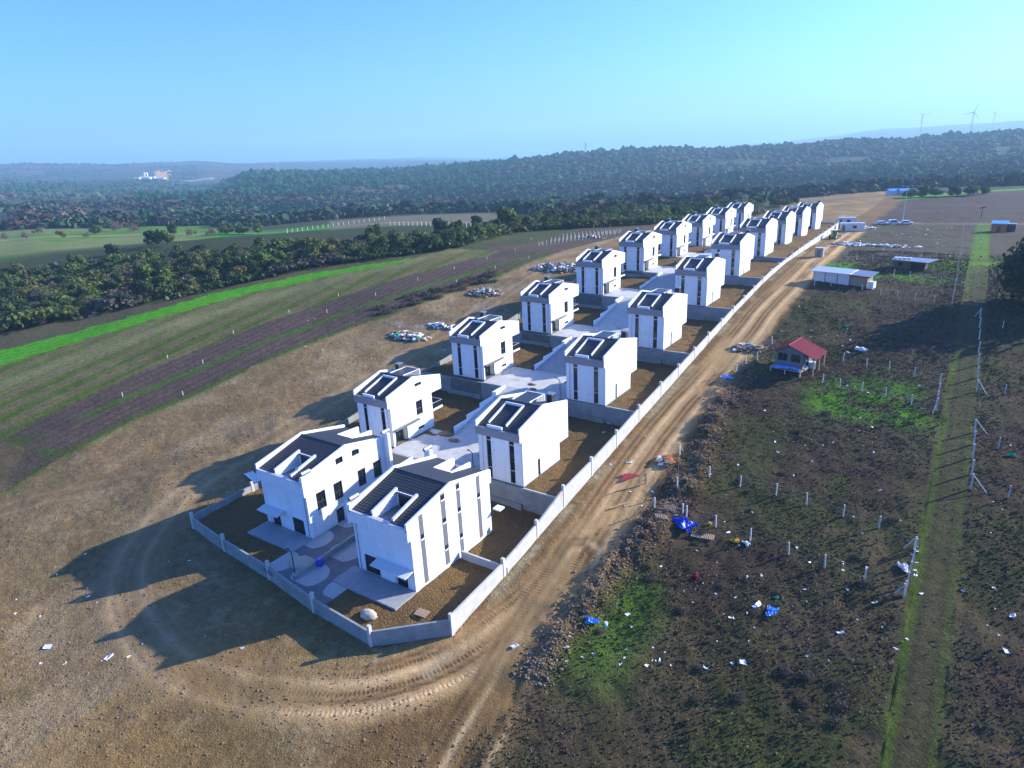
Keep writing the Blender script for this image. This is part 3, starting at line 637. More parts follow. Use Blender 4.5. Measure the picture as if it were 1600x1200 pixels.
def duplex_house(s, label):
    """larger semi-detached pair; s=+1 entrance side towards +x"""
    r = empty('duplex_house', (0, 0, 0), 0, label, 'house', 'pair of large houses at the near end', 2)
    X = 4.175; D = 13.5; OF = .42; yb = 13.9; E = s*X; B = -s*X
    prof = [(-OF, 8.22), (6.72, 9.68), (yb, 8.05)]
    wl = MB(); cl = MB()
    PE = SIDE_X(E, s); PB = SIDE_X(B, -s); PF = SIDE_Y(0, -1); PFu = SIDE_Y(-OF, -1)
    prE = [(0, pl(prof, 0)), (6.72, 9.68), (D, pl(prof, D))]
    first = [(1.4, 2.78, 3.2, 5.48), (4.1, 5.45, 3.2, 5.48), (8.1, 9.4, 3.2, 5.48), (10.8, 12.2, 3.2, 5.48)]
    attic = [(4.93, 6.1, 7.7, 8.52), (7.6, 8.8, 7.7, 8.52)]; doors = [(4.0, 5.2, -.05, 2.0), (8.3, 9.5, -.05, 2.0)]
    panel(wl, PE, 0, D, -.2, 2.5, doors, .2); panel(wl, PE, 0, D, 5.95, prE, attic, .16)
    panel(wl, PE, 0, 1.3, 2.5, 5.95); panel(wl, PE, 12.4, D, 2.5, 5.95)
    panel(cl, PE, 1.3, 12.4, 2.5, 5.95, first, .16)
    panel(wl, PB, 0, D, -.2, prE)
    for PP in (PE, PB): panel(wl, PP, -OF, 0, 6.2, [(-OF, 8.22), (0, pl(prof, 0))]); panel(wl, PP, D, yb, 6.4, [(D, pl(prof, D)), (yb, 8.05)])
    fx = lambda a, b: tuple(sorted((s*a, s*b)))
    slid = (*fx(3.1, .85), .1, 2.35); door = (*fx(-1.55, -3.1), .02, 2.05)
    if s > 0: slid = (.85, 2.95, .1, 2.2)
    panel(wl, PF, -X, X, -.2, 6.2, [slid, door], .16)
    panel(wl, PFu, -X, X, 6.2, 7.55)
    wl.quad((-X, -OF, 6.2), (X, -OF, 6.2), (X, 0, 6.2), (-X, 0, 6.2)); wl.quad((-X, D, 6.4), (X, D, 6.4), (X, yb, 6.4), (-X, yb, 6.4))
    PR = SIDE_Y(D, 1); panel(wl, PR, -X, X, -.2, 6.4, [(-2.5, -.3, .1, 2.3), (1, 2.6, 3.2, 5.4), (-2.6, -1, 3.2, 5.4)], .16); PRo = SIDE_Y(yb, 1); panel(wl, PRo, -X, X, 6.4, 7.5)
    for sx in (-1, 1): parapet(wl, prof, sx*(X-.004), sx*(X-.24), .85)
    # pier at the rear of the entrance side, return at the front corner
    wl.box(*sorted((E+s*.003, E+s*.95)), 13.0, 13.45, -.2, 8.9); wl.box(*sorted((E-s*.02, E+s*.30)), -OF-.02, -.02, 5.9, 8.5)
    wl.build('wall', M['white'], r); cl.build('cladding', M['clad'], r)
    MB().box(-X-.03, X+.03, -.03, D+.03, -.7, -.12).build('plinth', M['concd'], r)
    rf = MB(); x0, x1 = -X+.242, X-.242
    rec = (-1.02, 1.66)
    tile_sheet(rf, x0, x1, -.05, 7.62, 6.72, 9.36, holes=[(rec[0], rec[1], -.1, 3.7)]); 
    roof = rf.build('roof', M['tile'], r)
    rb = MB(); tile_sheet(rb, x0, x1, yb-.1, 7.68, 6.72, 9.36, holes=[(-1.3, 1.4, 10.2, 15)])
    rb.build('rear_slope', M['tile'], roof)
    MB().bar((x0, 6.72, 9.40), (x1, 6.72, 9.40), .11, 8).build('ridge', M['tile'], roof)
    MB().box(-X+.245, X-.245, -OF+.003, -.06, 7.4, 7.60).build('gutter', M['alu'], r)
    zs = lambda y: 7.62+(9.36-7.62)*(y+.05)/6.77
    for xa in (rec[0]-.28, rec[1]):
        d = MB(); d.hexa([(xa, .1, 6.9), (xa+.28, .1, 6.9), (xa+.28, 4.0, 6.9), (xa, 4.0, 6.9)], [(xa, .1, zs(.1)+.36), (xa+.28, .1, zs(.1)+.36), (xa+.28, 4.0, zs(4.0)+.36), (xa, 4.0, zs(4.0)+.36)])
        d.build('roof_fin', M['white'], roof)
    MB().box(rec[0], rec[1], -.05, 3.75, 6.85, 7.0).build('terrace_floor', M['stripe'], roof)
    tw = MB().box(rec[0], rec[1], 3.75, 3.9, 7.003, zs(3.9)+.05).build('terrace_wall', M['white'], roof)
    MB().box(rec[0]+.3, rec[1]-.3, 3.70, 3.745, 7.01, zs(3.6)-.12).build('terrace_door', M['glass'], tw)
    MB().box(rec[0], rec[1], -.057, .05, 7.003, 7.62).build('roof_upstand', M['white'], roof)
    zb_ = lambda y: 9.36+(7.68-9.36)*(y-6.72)/(yb-.1-6.72)
    for xa in (-1.3, 1.15):
        d = MB(); d.hexa([(xa, 10.2, 6.9), (xa+.25, 10.2, 6.9), (xa+.25, 13.8, 6.9), (xa, 13.8, 6.9)], [(xa, 10.2, zb_(10.2)+.1), (xa+.25, 10.2, zb_(10.2)+.1), (xa+.25, 13.8, 8.35), (xa, 13.8, 8.35)])
        d.build('roof_fin', M['white'], roof)
    MB().box(-1.05, 1.15, 10.2, 13.8, 6.85, 7.0).build('terrace_floor', M['slab'], roof); MB().box(-1.05, 1.15, 10.15, 10.3, 7.003, zb_(10.3)).build('terrace_wall', M['white'], roof)
    # dark prism caps standing on the entrance-side parapet and on the pier
    def cap(xa, ya, za):
        m = MB(); m.hexa([(xa-.22, ya, za), (xa+.22, ya, za), (xa+.22, ya, za+.25), (xa+.12, ya, za+.42), (xa-.12, ya, za+.42), (xa-.22, ya, za+.25)], [(xa-.22, ya+1.25, za), (xa+.22, ya+1.25, za), (xa+.22, ya+1.25, za+.25), (xa+.12, ya+1.25, za+.42), (xa-.12, ya+1.25, za+.42), (xa-.22, ya+1.25, za+.25)])
        m.build('chimney_cap', M['cap'], roof)
    cap(E-s*.05, -.15, 8.52); cap(E+s*.45, 12.5, 8.9)
    for h in first: window(r, PE, h, bars=(4.15,), vbars=((h[0]+h[1])/2+.12,))
    for h in attic: window(r, PE, h, vbars=((h[0]+h[1])/2,))
    for h in doors:
        dd = window(r, PE, h, 'side_door', depth=.2, vbars=((h[0]+h[1])/2,))
    window(r, PF, slid, 'sliding_door', vbars=((slid[0]+slid[1])/2,)); window(r, PF, door, 'front_door')
    window(r, PR, (-2.5, -.3, .1, 2.3), 'garden_door'); window(r, PR, (1, 2.6, 3.2, 5.4)); window(r, PR, (-2.6, -1, 3.2, 5.4))
    ca = fx(1.35 if s < 0 else .2, -4.12); ca = fx(.9 if s < 0 else -.3, -4.12)
    MB().hexa([(ca[0], -1.35, 2.33), (ca[1], -1.35, 2.33), (ca[1], -.003, 2.53), (ca[0], -.003, 2.53)], [(ca[0], -1.35, 2.45), (ca[1], -1.35, 2.45), (ca[1], -.003, 2.65), (ca[0], -.003, 2.65)]).build('canopy', M['clad'], r)
    MB().box(*fx(.7, -1.45) if s < 0 else fx(-3.3, -3.95), -.16, -.003, .25, 1.75 if s > 0 else 1.55).build('porch_panel', M['white'], r)
    if s < 0:   # blank side: grey stripes with small square windows
        for (y0, y1, z0, z1, wz) in ((1.38, 2.02, .25, 8.35, (5.55,)), (4.88, 5.62, .4, 9.08, (8.35, 5.6, 2.3)), (7.52, 8.16, .45, 9.12, (8.4, 5.62, 2.3)), (11.08, 11.72, .4, 8.35, (5.65,))):
            st = MB().box(B, B-s*.012, y0, y1, z0, z1); so_ = st.build('wall_stripe', M['stripe'], r)
            for z in wz:
                wn = MB().box(*sorted((B-s*.014, B-s*.02)), y0+.10, y1-.08, z, z+.52).build('window', M['glass'], so_)
                MB().box(*sorted((B-s*.014, B-s*.10)), y0+.03, y1-.03, z-.10, z-.004).build('sill', M['white'], wn)
        MB().box(*sorted((B, B-s*1.0)), 13.92, 14.9, 2.75, 2.95).build('rear_canopy', M['white'], r)
    xd = s*3.75; MB().bar((xd, -.07, 0), (xd, -.07, 5.9), .05, 8).build('downpipe', M['alu'], r)
    if s > 0:   # satellite dish on the roof
        dm = MB(); n = 12; dm.v = [(1.95+.32*math.cos(2*math.pi*i/n), 1.0, 8.55+.32*math.sin(2*math.pi*i/n)) for i in range(n)]+[(1.95, 1.14, 8.55)]
        dm.f = [(i, (i+1) % n, n) for i in range(n)]; dh = dm.build('satellite_dish', M['alu'], roof); MB().bar((1.95, 1.15, 7.9), (1.95, 1.15, 8.55), .03, 6).build('mast', M['alu'], dh)
    return r

ORD = ['nearest', 'second', 'third', 'fourth', 'fifth', 'sixth', 'seventh', 'eighth', 'last']
RP = [(-42.08, 61.91, 0.0), (-42.6, 85.65, 2.53), (-43.04, 109.43, 4.87), (-43.61, 133.65, 7.55), (-44.1, 157.66, 9.47), (-44.59, 181.5, 10.37), (-45.1, 205.51, 9.8), (-45.7, 229.93, 8.85), (-46.27, 254.35, 8.0)]
LP = [(-65.25, 63.0, -0.15), (-66.03, 86.53, 2.71), (-66.54, 109.95, 4.99), (-67.23, 133.98, 7.92), (-67.83, 157.72, 9.11), (-68.34, 181.4, 9.11), (-68.94, 204.68, 8.6), (-69.59, 229.0, 8.42), (-70.37, 253.28, 7.86)]
protoR = single_house(-1, 'x'); protoL = single_house(1, 'x')
HR, HL = [], []
for i, (x, y, z) in enumerate(RP):
    o = protoR if i == 0 else copy_tree(protoR); o.location = (x-3.38, y, z); HR.append(o)
    o['label'] = 'white gabled house, %s of the nine detached ones in the row along the dirt road' % ORD[i]
for i, (x, y, z) in enumerate(LP):
    o = protoL if i == 0 else copy_tree(protoL); o.location = (x-3.38, y, z); HL.append(o)
    o['label'] = 'white gabled house, %s of the nine detached ones in the row beside the ploughed field' % ORD[i]
o = duplex_house(-1, 'big white house with grey vertical stripes and small windows on its sunny gable'); o.location = (-42.4-4.175, 41.7, -2.8)
o = duplex_house(1, 'big white house at the near corner with large windows along its half shaded side'); o.location = (-60.0-4.175, 43.0, -2.8)
def vault(parent, x, y, z):
    m = MB(); n = 10; ring = lambda yy: [(x+1.25*math.cos(math.pi*i/n), yy, z+.75*math.sin(math.pi*i/n)) for i in range(n+1)]
    m.hexa(ring(y), ring(y+1.7)); return m.build('roof_vault', M['maroon'], parent)
vault(HL[2], 2.1, 7.9, 8.0)
HL[2]['label'] = 'white gabled house with a dark red arched cover on the rear of its roof'
tv = MB(); tv.bar((0.5, 8, 9), (0.5, 8, 12.2), .05, 6)
for k, zz in enumerate((12.1, 11.7, 11.3)): tv.bar((-.9+.2*k, 8, zz), (1.9-.2*k, 8, zz), .04, 5)
tv.build('roof_aerial', M['alu'], HL[8])

# ------------------------------------------------------------------ terraces, ramps, courts
def XW(xr, y): return xr-0.0245*(y-61.5)
ZR = [-2.8]+[p[2] for p in RP]; ZL = [-2.8]+[p[2] for p in LP]
ZR.append(7.4); ZL.append(7.4)
def yfront(x): return float(np.interp(x, [-78.6, -76.0, -68.2, -59.5, -50.5, -41.7, -36.0], [44, 37.6, 36.6, 36.0, 35.0, 34.3, 39.4]))
def garden(i, side):
    xa, xb = (-50.0, -36.55) if side == 'R' else (-78.1, -60.5)
    zb = (ZR if side == 'R' else ZL)[i]; y0, y1 = YF[i], YF[i+1]
    nx, ny = 50, 72; V = []
    for b in range(ny+1):
        for a in range(nx+1):
            xr = xa+(xb-xa)*a/nx
            if i == 0: ya = yfront(XW(xr, 36))+0.45; y = ya+(y1-.05-ya)*b/ny
            else: y = y0-0.02+(y1-.03-y0)*b/ny
            V.append((XW(xr, y), y, zb))
    V = np.array(V); amp = 0.22 if i < 6 else 0.1
    V[:, 2] += (fbm(V[:, 0], V[:, 1], 1.1, 4, 40)-0.5)*amp*1.5+(fbm(V[:, 0], V[:, 1], 5, 2, 41)-0.5)*0.35-0.07
    idx = np.arange((nx+1)*(ny+1)).reshape(ny+1, nx+1)
    Fc = np.stack([idx[:-1, :-1].ravel(), idx[:-1, 1:].ravel(), idx[1:, 1:].ravel(), idx[1:, :-1].ravel()], 1)
    np_mesh('garden_soil', V, Fc, M['soil'], None, smooth=True, kind='structure')
def flat(mb, xa, xb, ya, yb, zf, t=0.25):
    """slab following the skewed grid; zf(x_r, y) gives its top"""
    P = [(xa, ya), (xb, ya), (xb, yb), (xa, yb)]
    top = [(XW(x, y), y, zf(x, y)) for x, y in P]; bot = [(p[0], p[1], p[2]-t) for p in top]
    mb.hexa(bot, top)
for i in range(10):
    garden(i, 'R'); garden(i, 'L')
    zr, zl = ZR[i], ZL[i]; zr2, zl2 = ZR[i+1], ZL[i+1]; y0, y1 = YF[i], YF[i+1]
    if i == 0:
        y0 = 35.6; yc = 52.0
        m = MB(); 
        m.hexa([(-60.4, 36.2, -3.2), (-49.2, 35.3, -3.2), (-49.2, yc, -3.2), (-60.4, yc, -3.2)], [(-60.4, 36.2, -2.74), (-49.2, 35.3, -2.74), (-49.2, yc, -2.74), (-60.4, yc, -2.74)])
        m.build('paved_court', M['pave'], kind='structure')
    else:
        yc = y0+9.2; m = MB()
        zf = lambda x, y: zl+0.06+(zr-zl)*np.clip((x+60.4)/10.4, 0, 1)
        flat(m, -65.2, -60.4, y0-.03, yc, zf, .3); flat(m, -60.395, -50, y0-.03, yc, zf, .6); flat(m, -49.995, -48.95, y0-.03, yc, lambda x, y: zr+.06, .3)
        m.build('concrete_court', M['concw'], kind='structure')
    if i < 9:
        m = MB(); t = lambda y: (y-yc)/(y1-yc)
        def zf(x, y):
            k = t(y); a = zl+(zr-zl)*(x+60.4)/10.4; b = zl2+(zr2-zl2)*(x+60.4)/10.4
            return a+(b-a)*k+0.055
        nseg = 6
        for k in range(nseg): flat(m, -60.395, -50, yc+.005+(y1-.04-yc)*k/nseg, yc+.005+(y1-.04-yc)*(k+1)/nseg, zf, 3.2)
        m.build('concrete_ramp', M['concw'] if i % 2 else M['slab'], kind='structure')
        # stepped white parapet between the ramp and the left garden
        m = MB(); ns = 4
        for k in range(ns):
            ya = yc+(y1-.35-yc)*k/ns; yb = yc+(y1-.35-yc)*(k+1)/ns; za = zf(-60.4, ya); zb = zf(-60.4, yb)
            top = max(zb, za)+0.32; xa, xb = XW(-60.62, ya), XW(-60.4, ya)
            m.hexa([(xa, ya, zl-.5), (xb, ya, zl-.5), (xb, yb-.004, zl-.5), (xa, yb-.004, zl-.5)], [(xa, ya, top), (xb, ya, top), (xb, yb-.004, top+.08), (xa, yb-.004, top+.08)])
        m.build('ramp_parapet', M['white'], label='stepped white parapet wall along the ramp, %s one from the near end of the lane' % (['first']+ORD[1:8]+['ninth'])[i], cat='wall', group='stepped parapets of the lane')
        for nm, xa, xb, z_lo, z_hi, who in (('R', -50.0, -36.5, zr, zr2, 'road row'), ('L', -78.3, -60.63, zl, zl2, 'field row')):
            if z_hi-z_lo < 0.35:
                continue
            r = empty('retaining_wall', (0, 0, 0), 0, 'grey concrete retaining wall below the %s house of the %s' % (ORD[i], who), 'wall', 'retaining walls under the houses')
            m = MB(); ya, yb = y1-.34, y1-.035
            P = [(XW(xa, ya), ya), (XW(xb, ya), ya), (XW(xb, yb), yb), (XW(xa, yb), yb)]
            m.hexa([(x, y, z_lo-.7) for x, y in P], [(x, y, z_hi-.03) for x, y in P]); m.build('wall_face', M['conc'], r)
            xf = XW(xb-.1, y1) ; hx = (RP if nm == 'R' else LP)[i][0]
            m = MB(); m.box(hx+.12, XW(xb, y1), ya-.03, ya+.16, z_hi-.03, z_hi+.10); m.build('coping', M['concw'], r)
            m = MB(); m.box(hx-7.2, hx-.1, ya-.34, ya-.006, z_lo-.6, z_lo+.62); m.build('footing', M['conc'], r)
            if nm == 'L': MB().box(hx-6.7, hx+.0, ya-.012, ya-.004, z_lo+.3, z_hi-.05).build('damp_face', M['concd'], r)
# low walls near the big houses
r = MB().box(-42.2, -35.9, 49.0, 49.22, -3.3, -1.9).build('low_wall', M['concw'], label='low white topped wall from the striped house to the boundary wall', cat='wall')
m = MB(); m.hexa([(-55.6, 36.6, -3), (-55.3, 36.6, -3), (-55.5, 57, -3), (-55.8, 57, -3)], [(-55.6, 36.6, -2.25), (-55.3, 36.6, -2.25), (-55.5, 57, -1.7), (-55.8, 57, -1.7)])
m.build('divider_wall', M['conc'], label='low concrete divider between the two big houses', cat='wall')
MB().box(-51.6, -42.35, 38.5, 41.68, -3, -2.66).build('patio', M['slab'], kind='structure')
MB().box(-68.4, -59.9, 39.9, 42.98, -3, -2.66).build('patio', M['slab'], kind='structure')

# ------------------------------------------------------------------ boundary walls
def wall_run(name, pts, topf, label, postf, lowf=None, mat_='concw', post_h=0.55, group='boundary walls'):
    r = empty(name, (pts[0][0], pts[0][1], 0), 0, label, 'wall', group)
    ox, oy = pts[0]
    for a, b in zip(pts[:-1], pts[1:]):
        d = Vector((b[0]-a[0], b[1]-a[1], 0)).normalized(); n = Vector((-d.y, d.x, 0))*0.11; g = d*0.11
        q = lambda p, s, e: (p[0]-ox+s*n.x+e*g.x, p[1]-oy+s*n.y+e*g.y)
        P = [q(a, 1, 1), q(a, -1, 1), q(b, -1, -1), q(b, 1, -1)]
        za, zb = topf(*a), topf(*b); m = MB()
        m.hexa([(P[0][0], P[0][1], gz(*a)-1.2), (P[1][0], P[1][1], gz(*a)-1.2), (P[2][0], P[2][1], gz(*b)-1.2), (P[3][0], P[3][1], gz(*b)-1.2)],
               [(P[0][0], P[0][1], za), (P[1][0], P[1][1], za), (P[2][0], P[2][1], zb), (P[3][0], P[3][1], zb)])
        m.build('wall_panel', M[mat_], r)
    for p in postf:
        m = MB(); m.box(p[0]-ox-.17, p[0]-ox+.17, p[1]-oy-.17, p[1]-oy+.17, gz(*p)-1.2, topf(*p)+post_h); m.build('post', M['post'], r)
    return r
RTOP = [(39.4, -1.35), (48.5, -1.0), (55.5, -0.1), (61.9, 1.3), (69.5, 1.75), (77.3, 2.5), (85.2, 3.45), (94, 4.2), (102, 4.75), (110, 5.5), (134, 7.6), (166, 9.8), (200, 10.1), (277, 9.2)]
ys = [39.4, 48.5, 55.5, 61.9, 69.5, 77.3, 85.2, 94, 102, 110]+[118+8*k for k in range(20)]
rp = [(XW(-36.4, y), y) for y in ys]
wall_run('boundary_wall', rp, lambda x, y: pl(RTOP, y), 'long pale concrete boundary wall with posts beside the dirt road', rp[1:])
fp = [(-77.0, 38.0), (-68.9, 37.0), (-59.5, 36.3), (-50.7, 35.1), (-42.0, 34.6), (-35.9, 39.4)]
wall_run('boundary_wall', fp, lambda x, y: float(np.interp(x, [-77, -42, -36], [-2.15, -2.45, -1.9])), 'bent concrete boundary wall in front of the two big houses', fp, mat_='conc', post_h=0.7)
lp = [(-77.2, 38.4), (-77.4, 47.2), (-77.9, 56), (XW(-78.4, 62), 62)]+[(XW(-78.4, y), y) for y in range(70, 280, 8)]
wall_run('boundary_wall', lp, lambda x, y: -2.0 if y < 57 else float(np.interp(y, [62, 86, 110, 134, 158, 182, 206, 230, 277], [0.2, 2.9, 5.2, 8.0, 9.6, 10.2, 9.7, 9.1, 8.4])), 'concrete boundary wall on the field side of the houses', lp[1:4], mat_='conc')
bp_ = [(XW(-78.4, 277), 277), (XW(-57, 277), 277), (XW(-36.4, 277), 277)]
wall_run('boundary_wall', bp_, lambda x, y: 8.6, 'concrete boundary wall closing the far end of the estate', [])
# ------------------------------------------------------------------ lamps along the lane
def lamp(x, y, z, h, label, grp):
    m = MB(); m.bar((0, 0, 0), (0, 0, h), .06, 8); r = empty('lane_lamp', (x, y, z), 0, label, 'lamp', grp)
    m.build('pole', M['dark'], r); h_ = MB(); h_.bar((0, 0, h-.03), (-.55, .1, h+.28), .055, 8); h_.hexa([(-.95, .0, h+.22), (-.5, 0, h+.22), (-.5, .2, h+.22), (-.95, .2, h+.22)], [(-.92, .02, h+.32), (-.5, .02, h+.32), (-.5, .18, h+.32), (-.92, .18, h+.32)]); h_.build('lamp_head', M['dark'], r)
    return r
for i in range(0, 6): lamp(XW(-50.2, YF[i+1])+.0, YF[i+1]-.9+1.2, (ZR[i+1]+.05), 2.7, 'black bent lamp post beside the %s house of the road row' % ORD[i], 'black lamp posts in the lane')
lamp(-55.9, 37.1, -2.8, 2.9, 'black lamp post at the near end of the low divider wall', 'black lamp posts in the lane')
for i in range(1, 7):
    y = YF[i]+9.0; x = XW(-60.5, y)
    MB().box(x-.12, x+.12, y-.12, y+.12, ZL[i], ZL[i]+1.75).build('gate_post', M['dark'], label='dark gate post at the low end of the %s ramp parapet' % ['x', 'second', 'third', 'fourth', 'fifth', 'sixth', 'seventh'][i], cat='post', group='gate posts by the ramps')

# ------------------------------------------------------------------ vegetation
def crown_arrays(seed, h, rx, kind, n=1300):
    r = np.random.RandomState(seed)
    pal = {'green': [(0.045, 0.075, 0.016), (0.075, 0.105, 0.02), (0.035, 0.055, 0.018)], 'olive': [(0.085, 0.09, 0.028), (0.06, 0.07, 0.022), (0.12, 0.11, 0.035)],
           'dark': [(0.022, 0.04, 0.018), (0.03, 0.05, 0.02), (0.018, 0.03, 0.015)], 'bare': [(0.13, 0.10, 0.085), (0.10, 0.075, 0.06), (0.16, 0.13, 0.11)], 'autumn': [(0.14, 0.10, 0.02), (0.10, 0.09, 0.02), (0.08, 0.055, 0.02)]}[kind]
    nl = r.randint(7, 12) if n < 3000 else 26; cen = []
    for k in range(nl):
        a = r.uniform(0, 6.28); q = math.sqrt(r.uniform(0, 1))*rx*0.62; zz = h*(0.28+0.5*r.uniform(0, 1)*(1-0.5*q/rx))
        cen.append((q*math.cos(a), q*math.sin(a), zz, rx*r.uniform(0.32, 0.5)))
    V = []; C = []
    k = r.randint(0, nl, n); cen = np.array(cen)
    dirs = r.normal(size=(n, 3)); dirs /= np.linalg.norm(dirs, axis=1)[:, None]
    rad = cen[k, 3]*(r.uniform(0.55, 1.12, n))
    P = cen[k, :3]+dirs*rad[:, None]*np.array([1, 1, 0.85]); P[:, 2] = np.maximum(P[:, 2], 0.1)
    nn = dirs+r.normal(size=(n, 3))*0.55; nn /= np.linalg.norm(nn, axis=1)[:, None]
    t = np.cross(nn, r.normal(size=(n, 3))); t /= np.linalg.norm(t, axis=1)[:, None]; b = np.cross(nn, t)
    s = r.uniform(0.16, 0.40, n)[:, None]*(rx/3.0)**0.5*(0.8 if kind != 'bare' else 0.6)
    e = 0.75 if kind != 'bare' else 0.22
    V = np.stack([P-t*s-b*s*e, P+t*s-b*s*e*0.6, P+t*s*0.8+b*s*e, P-t*s*0.7+b*s*e], 1).reshape(-1, 3)
    pc = np.array(pal)[r.randint(0, 3, nl)][k]*1.45*r.uniform(0.7, 1.35, n)[:, None]
    C = np.repeat(pc, 4, axis=0); Fc = np.arange(n*4).reshape(n, 4)
    return V, Fc, C, cen
def make_tree(seed, h, rx, kind, label, cat, name, group, n=1300):
    V, Fc, C, cen = crown_arrays(seed, h, rx, kind, n)
    r = empty(name, (0, 0, 0), 0, label, cat, group)
    m = MB(); m.bar((0, 0, -.5), (0.1, 0.05, h*.34), .05*h*.5, 7, .03*h*.5)
    for c in cen[:6]: m.bar((.08, .04, h*.25), (c[0]*.9, c[1]*.9, c[2]), .035*h*.35, 5, .012*h*.35)
    m.build('trunk', M['bark'], r)
    np_mesh('crown', V, Fc, M['leaf'], C, parent=r)
    return r
KINDS = [('green', 5.6, 3.2, 'broad green tree in the woodland strip beyond the bright green field', 'tree', 'green_tree'),
         ('green', 4.6, 3.0, 'broad green tree in the woodland strip beyond the bright green field', 'tree', 'green_tree'),
         ('olive', 4.6, 2.9, 'olive yellow tree in the woodland strip beyond the bright green field', 'tree', 'olive_tree'),
         ('dark', 4.2, 2.6, 'dark evergreen shrub tree in the woodland strip beyond the bright green field', 'tree', 'evergreen_tree'),
         ('bare', 3.6, 2.6, 'leafless purple grey tree in the woodland strip beyond the bright green field', 'tree', 'bare_tree'),
         ('autumn', 4.4, 2.8, 'yellowing autumn tree in the woodland strip beyond the bright green field', 'tree', 'autumn_tree')]
PROT = [make_tree(100+i, k[1], k[2], k[0], k[3], k[4], k[5], 'trees of the woodland strip') for i, k in enumerate(KINDS)]
used = [False]*len(PROT)
def put_tree(k, x, y, sc_, label=None, group=None, z=None):
    o = PROT[k] if not used[k] else copy_tree(PROT[k]); used[k] = True
    o.location = (x, y, (gz(x, y) if z is None else z)-.1); o.rotation_euler = (0, 0, rnd.uniform(0, 6.28)); o.scale = (sc_, sc_, sc_*rnd.uniform(.85, 1.15))
    if label: o['label'] = label
    if group: o['group'] = group
    return o
TS = np.geomspace(22, 2600, 1400)
def ray_ground(u, v):
    """where the sight line through a photo pixel meets the ground (marching along it)"""
    p = ray(u, v)[None]*TS[:, None]
    h = p[:, 2]+CZ-ground_z(p[:, 0], p[:, 1], False); k = np.nonzero(h < 0)[0]
    if len(k) == 0: return None
    k = max(k[0], 1); f = h[k-1]/(h[k-1]-h[k]); q = p[k-1]*(1-f)+p[k]*f
    return (float(q[0]), float(q[1]))
# belt polygon in the photo: base line (near edge) and far edge, sampled over columns
near_e = [(0, 522), (120, 496), (250, 470), (400, 436), (520, 412), (700, 389), (760, 372), (830, 360), (1000, 352), (1150, 338)]
far_e = [(0, 432), (100, 425), (200, 408), (300, 402), (400, 396), (500, 390), (600, 380), (700, 374), (760, 362), (830, 345), (1000, 335), (1180, 322)]
rt_ = random.Random(5); placed = []
tries = 0
while len(placed) < 285 and tries < 6000:
    tries += 1
    u = rt_.uniform(-60, 1185); va = pl(near_e, u); vb = pl(far_e, u)
    v = vb+(va-vb)*rt_.random()**0.75
    p = ray_ground(u, v)
    if p is None: continue
    dist = math.hypot(*p); gap = 1.9+dist*0.0062
    if any((p[0]-q[0])**2+(p[1]-q[1])**2 < gap*gap for q in placed): continue
    placed.append(p)
    rr_ = rt_.random(); edge_ = (va-v) < (va-vb)*0.12
    k = 4 if (edge_ and rr_ < .35) else (0 if rr_ < .25 else 1 if rr_ < .5 else 2 if rr_ < .66 else 3 if rr_ < .86 else 5 if rr_ < .90 else 4)
    sec = 'left end' if u < 180 else 'left of the meadow gap' if u < 420 else 'below the plateau' if u < 700 else 'near the vineyard posts' if u < 900 else 'behind the far houses'
    depth_ = 'front edge' if (va-v) < (va-vb)*.33 else 'middle' if (va-v) < (va-vb)*.66 else 'back'
    put_tree(k, p[0], p[1], rt_.uniform(.9, 1.5)*(0.72 if edge_ else 1.0)*(1+max(0, dist-260)*0.0022), '%s, %s of the woodland strip, %s' % ({0: 'broad green tree', 1: 'rounded green tree', 2: 'olive yellow tree', 3: 'dark evergreen tree', 4: 'leafless tree', 5: 'yellowing tree'}[k], depth_, sec))
for (u, v, k, s_, lb) in [(178, 398, 3, 1.35, 'tall dark tree standing alone above the woodland strip'), (690, 366, 3, 1.6, 'dark round tree alone on the small plateau'), (798, 362, 0, 2.0, 'largest round green tree at the bend of the woodland strip'), (240, 384, 3, 1.6, 'dark clump of trees by the pale green meadow'), (262, 384, 0, 1.5, 'broad tree at the right of the dark clump by the meadow')]:
    p = ray_ground(u, v); put_tree(k, p[0], p[1], s_, lb, 'single trees on the meadows')
for (u, v, k, s_) in [(10, 374, 4, 1.3), (42, 373, 4, 1.3), (95, 371, 5, 1.0), (135, 371, 4, 1.2), (300, 368, 4, 1.6), (330, 368, 4, 1.5), (355, 366, 1, 1.6), (380, 366, 1, 1.6), (405, 366, 0, 1.6), (150, 366, 1, 1.5), (210, 362, 4, 1.9), (180, 362, 4, 2.0), (60, 366, 4, 1.6), (270, 366, 3, 1.5), (1240, 318, 3, 1.3), (1225, 322, 1, 1.3), (1210, 322, 3, 1.4), (1420, 309, 1, 1.4), (1440, 308, 3, 1.5), (1462, 307, 1, 1.4), (1490, 306, 3, 1.5), (1515, 305, 1, 1.5), (1540, 303, 3, 1.4), (885, 328, 1, 1.7), (745, 352, 3, 1.2)]:
    p = ray_ground(u, v)
    if p: put_tree(k, p[0], p[1], s_, '%s on the far edge of the fields, %s' % ({0: 'green tree', 1: 'rounded green tree', 3: 'dark tree', 4: 'bare grey tree', 5: 'yellow tree'}[k], 'beyond the pale track' if u < 420 else 'beyond the right ploughed land' if u > 1200 else 'by the plateau'), 'trees on the far edge of the fields')
# big shade tree at the right edge
big = make_tree(777, 15.0, 10.5, 'dark', 'huge dark tree at the right edge throwing a long shadow', 'tree', 'shade_tree', None, 9000)
big.location = (14.5, 156.0, gz(14.5, 156)-.3)
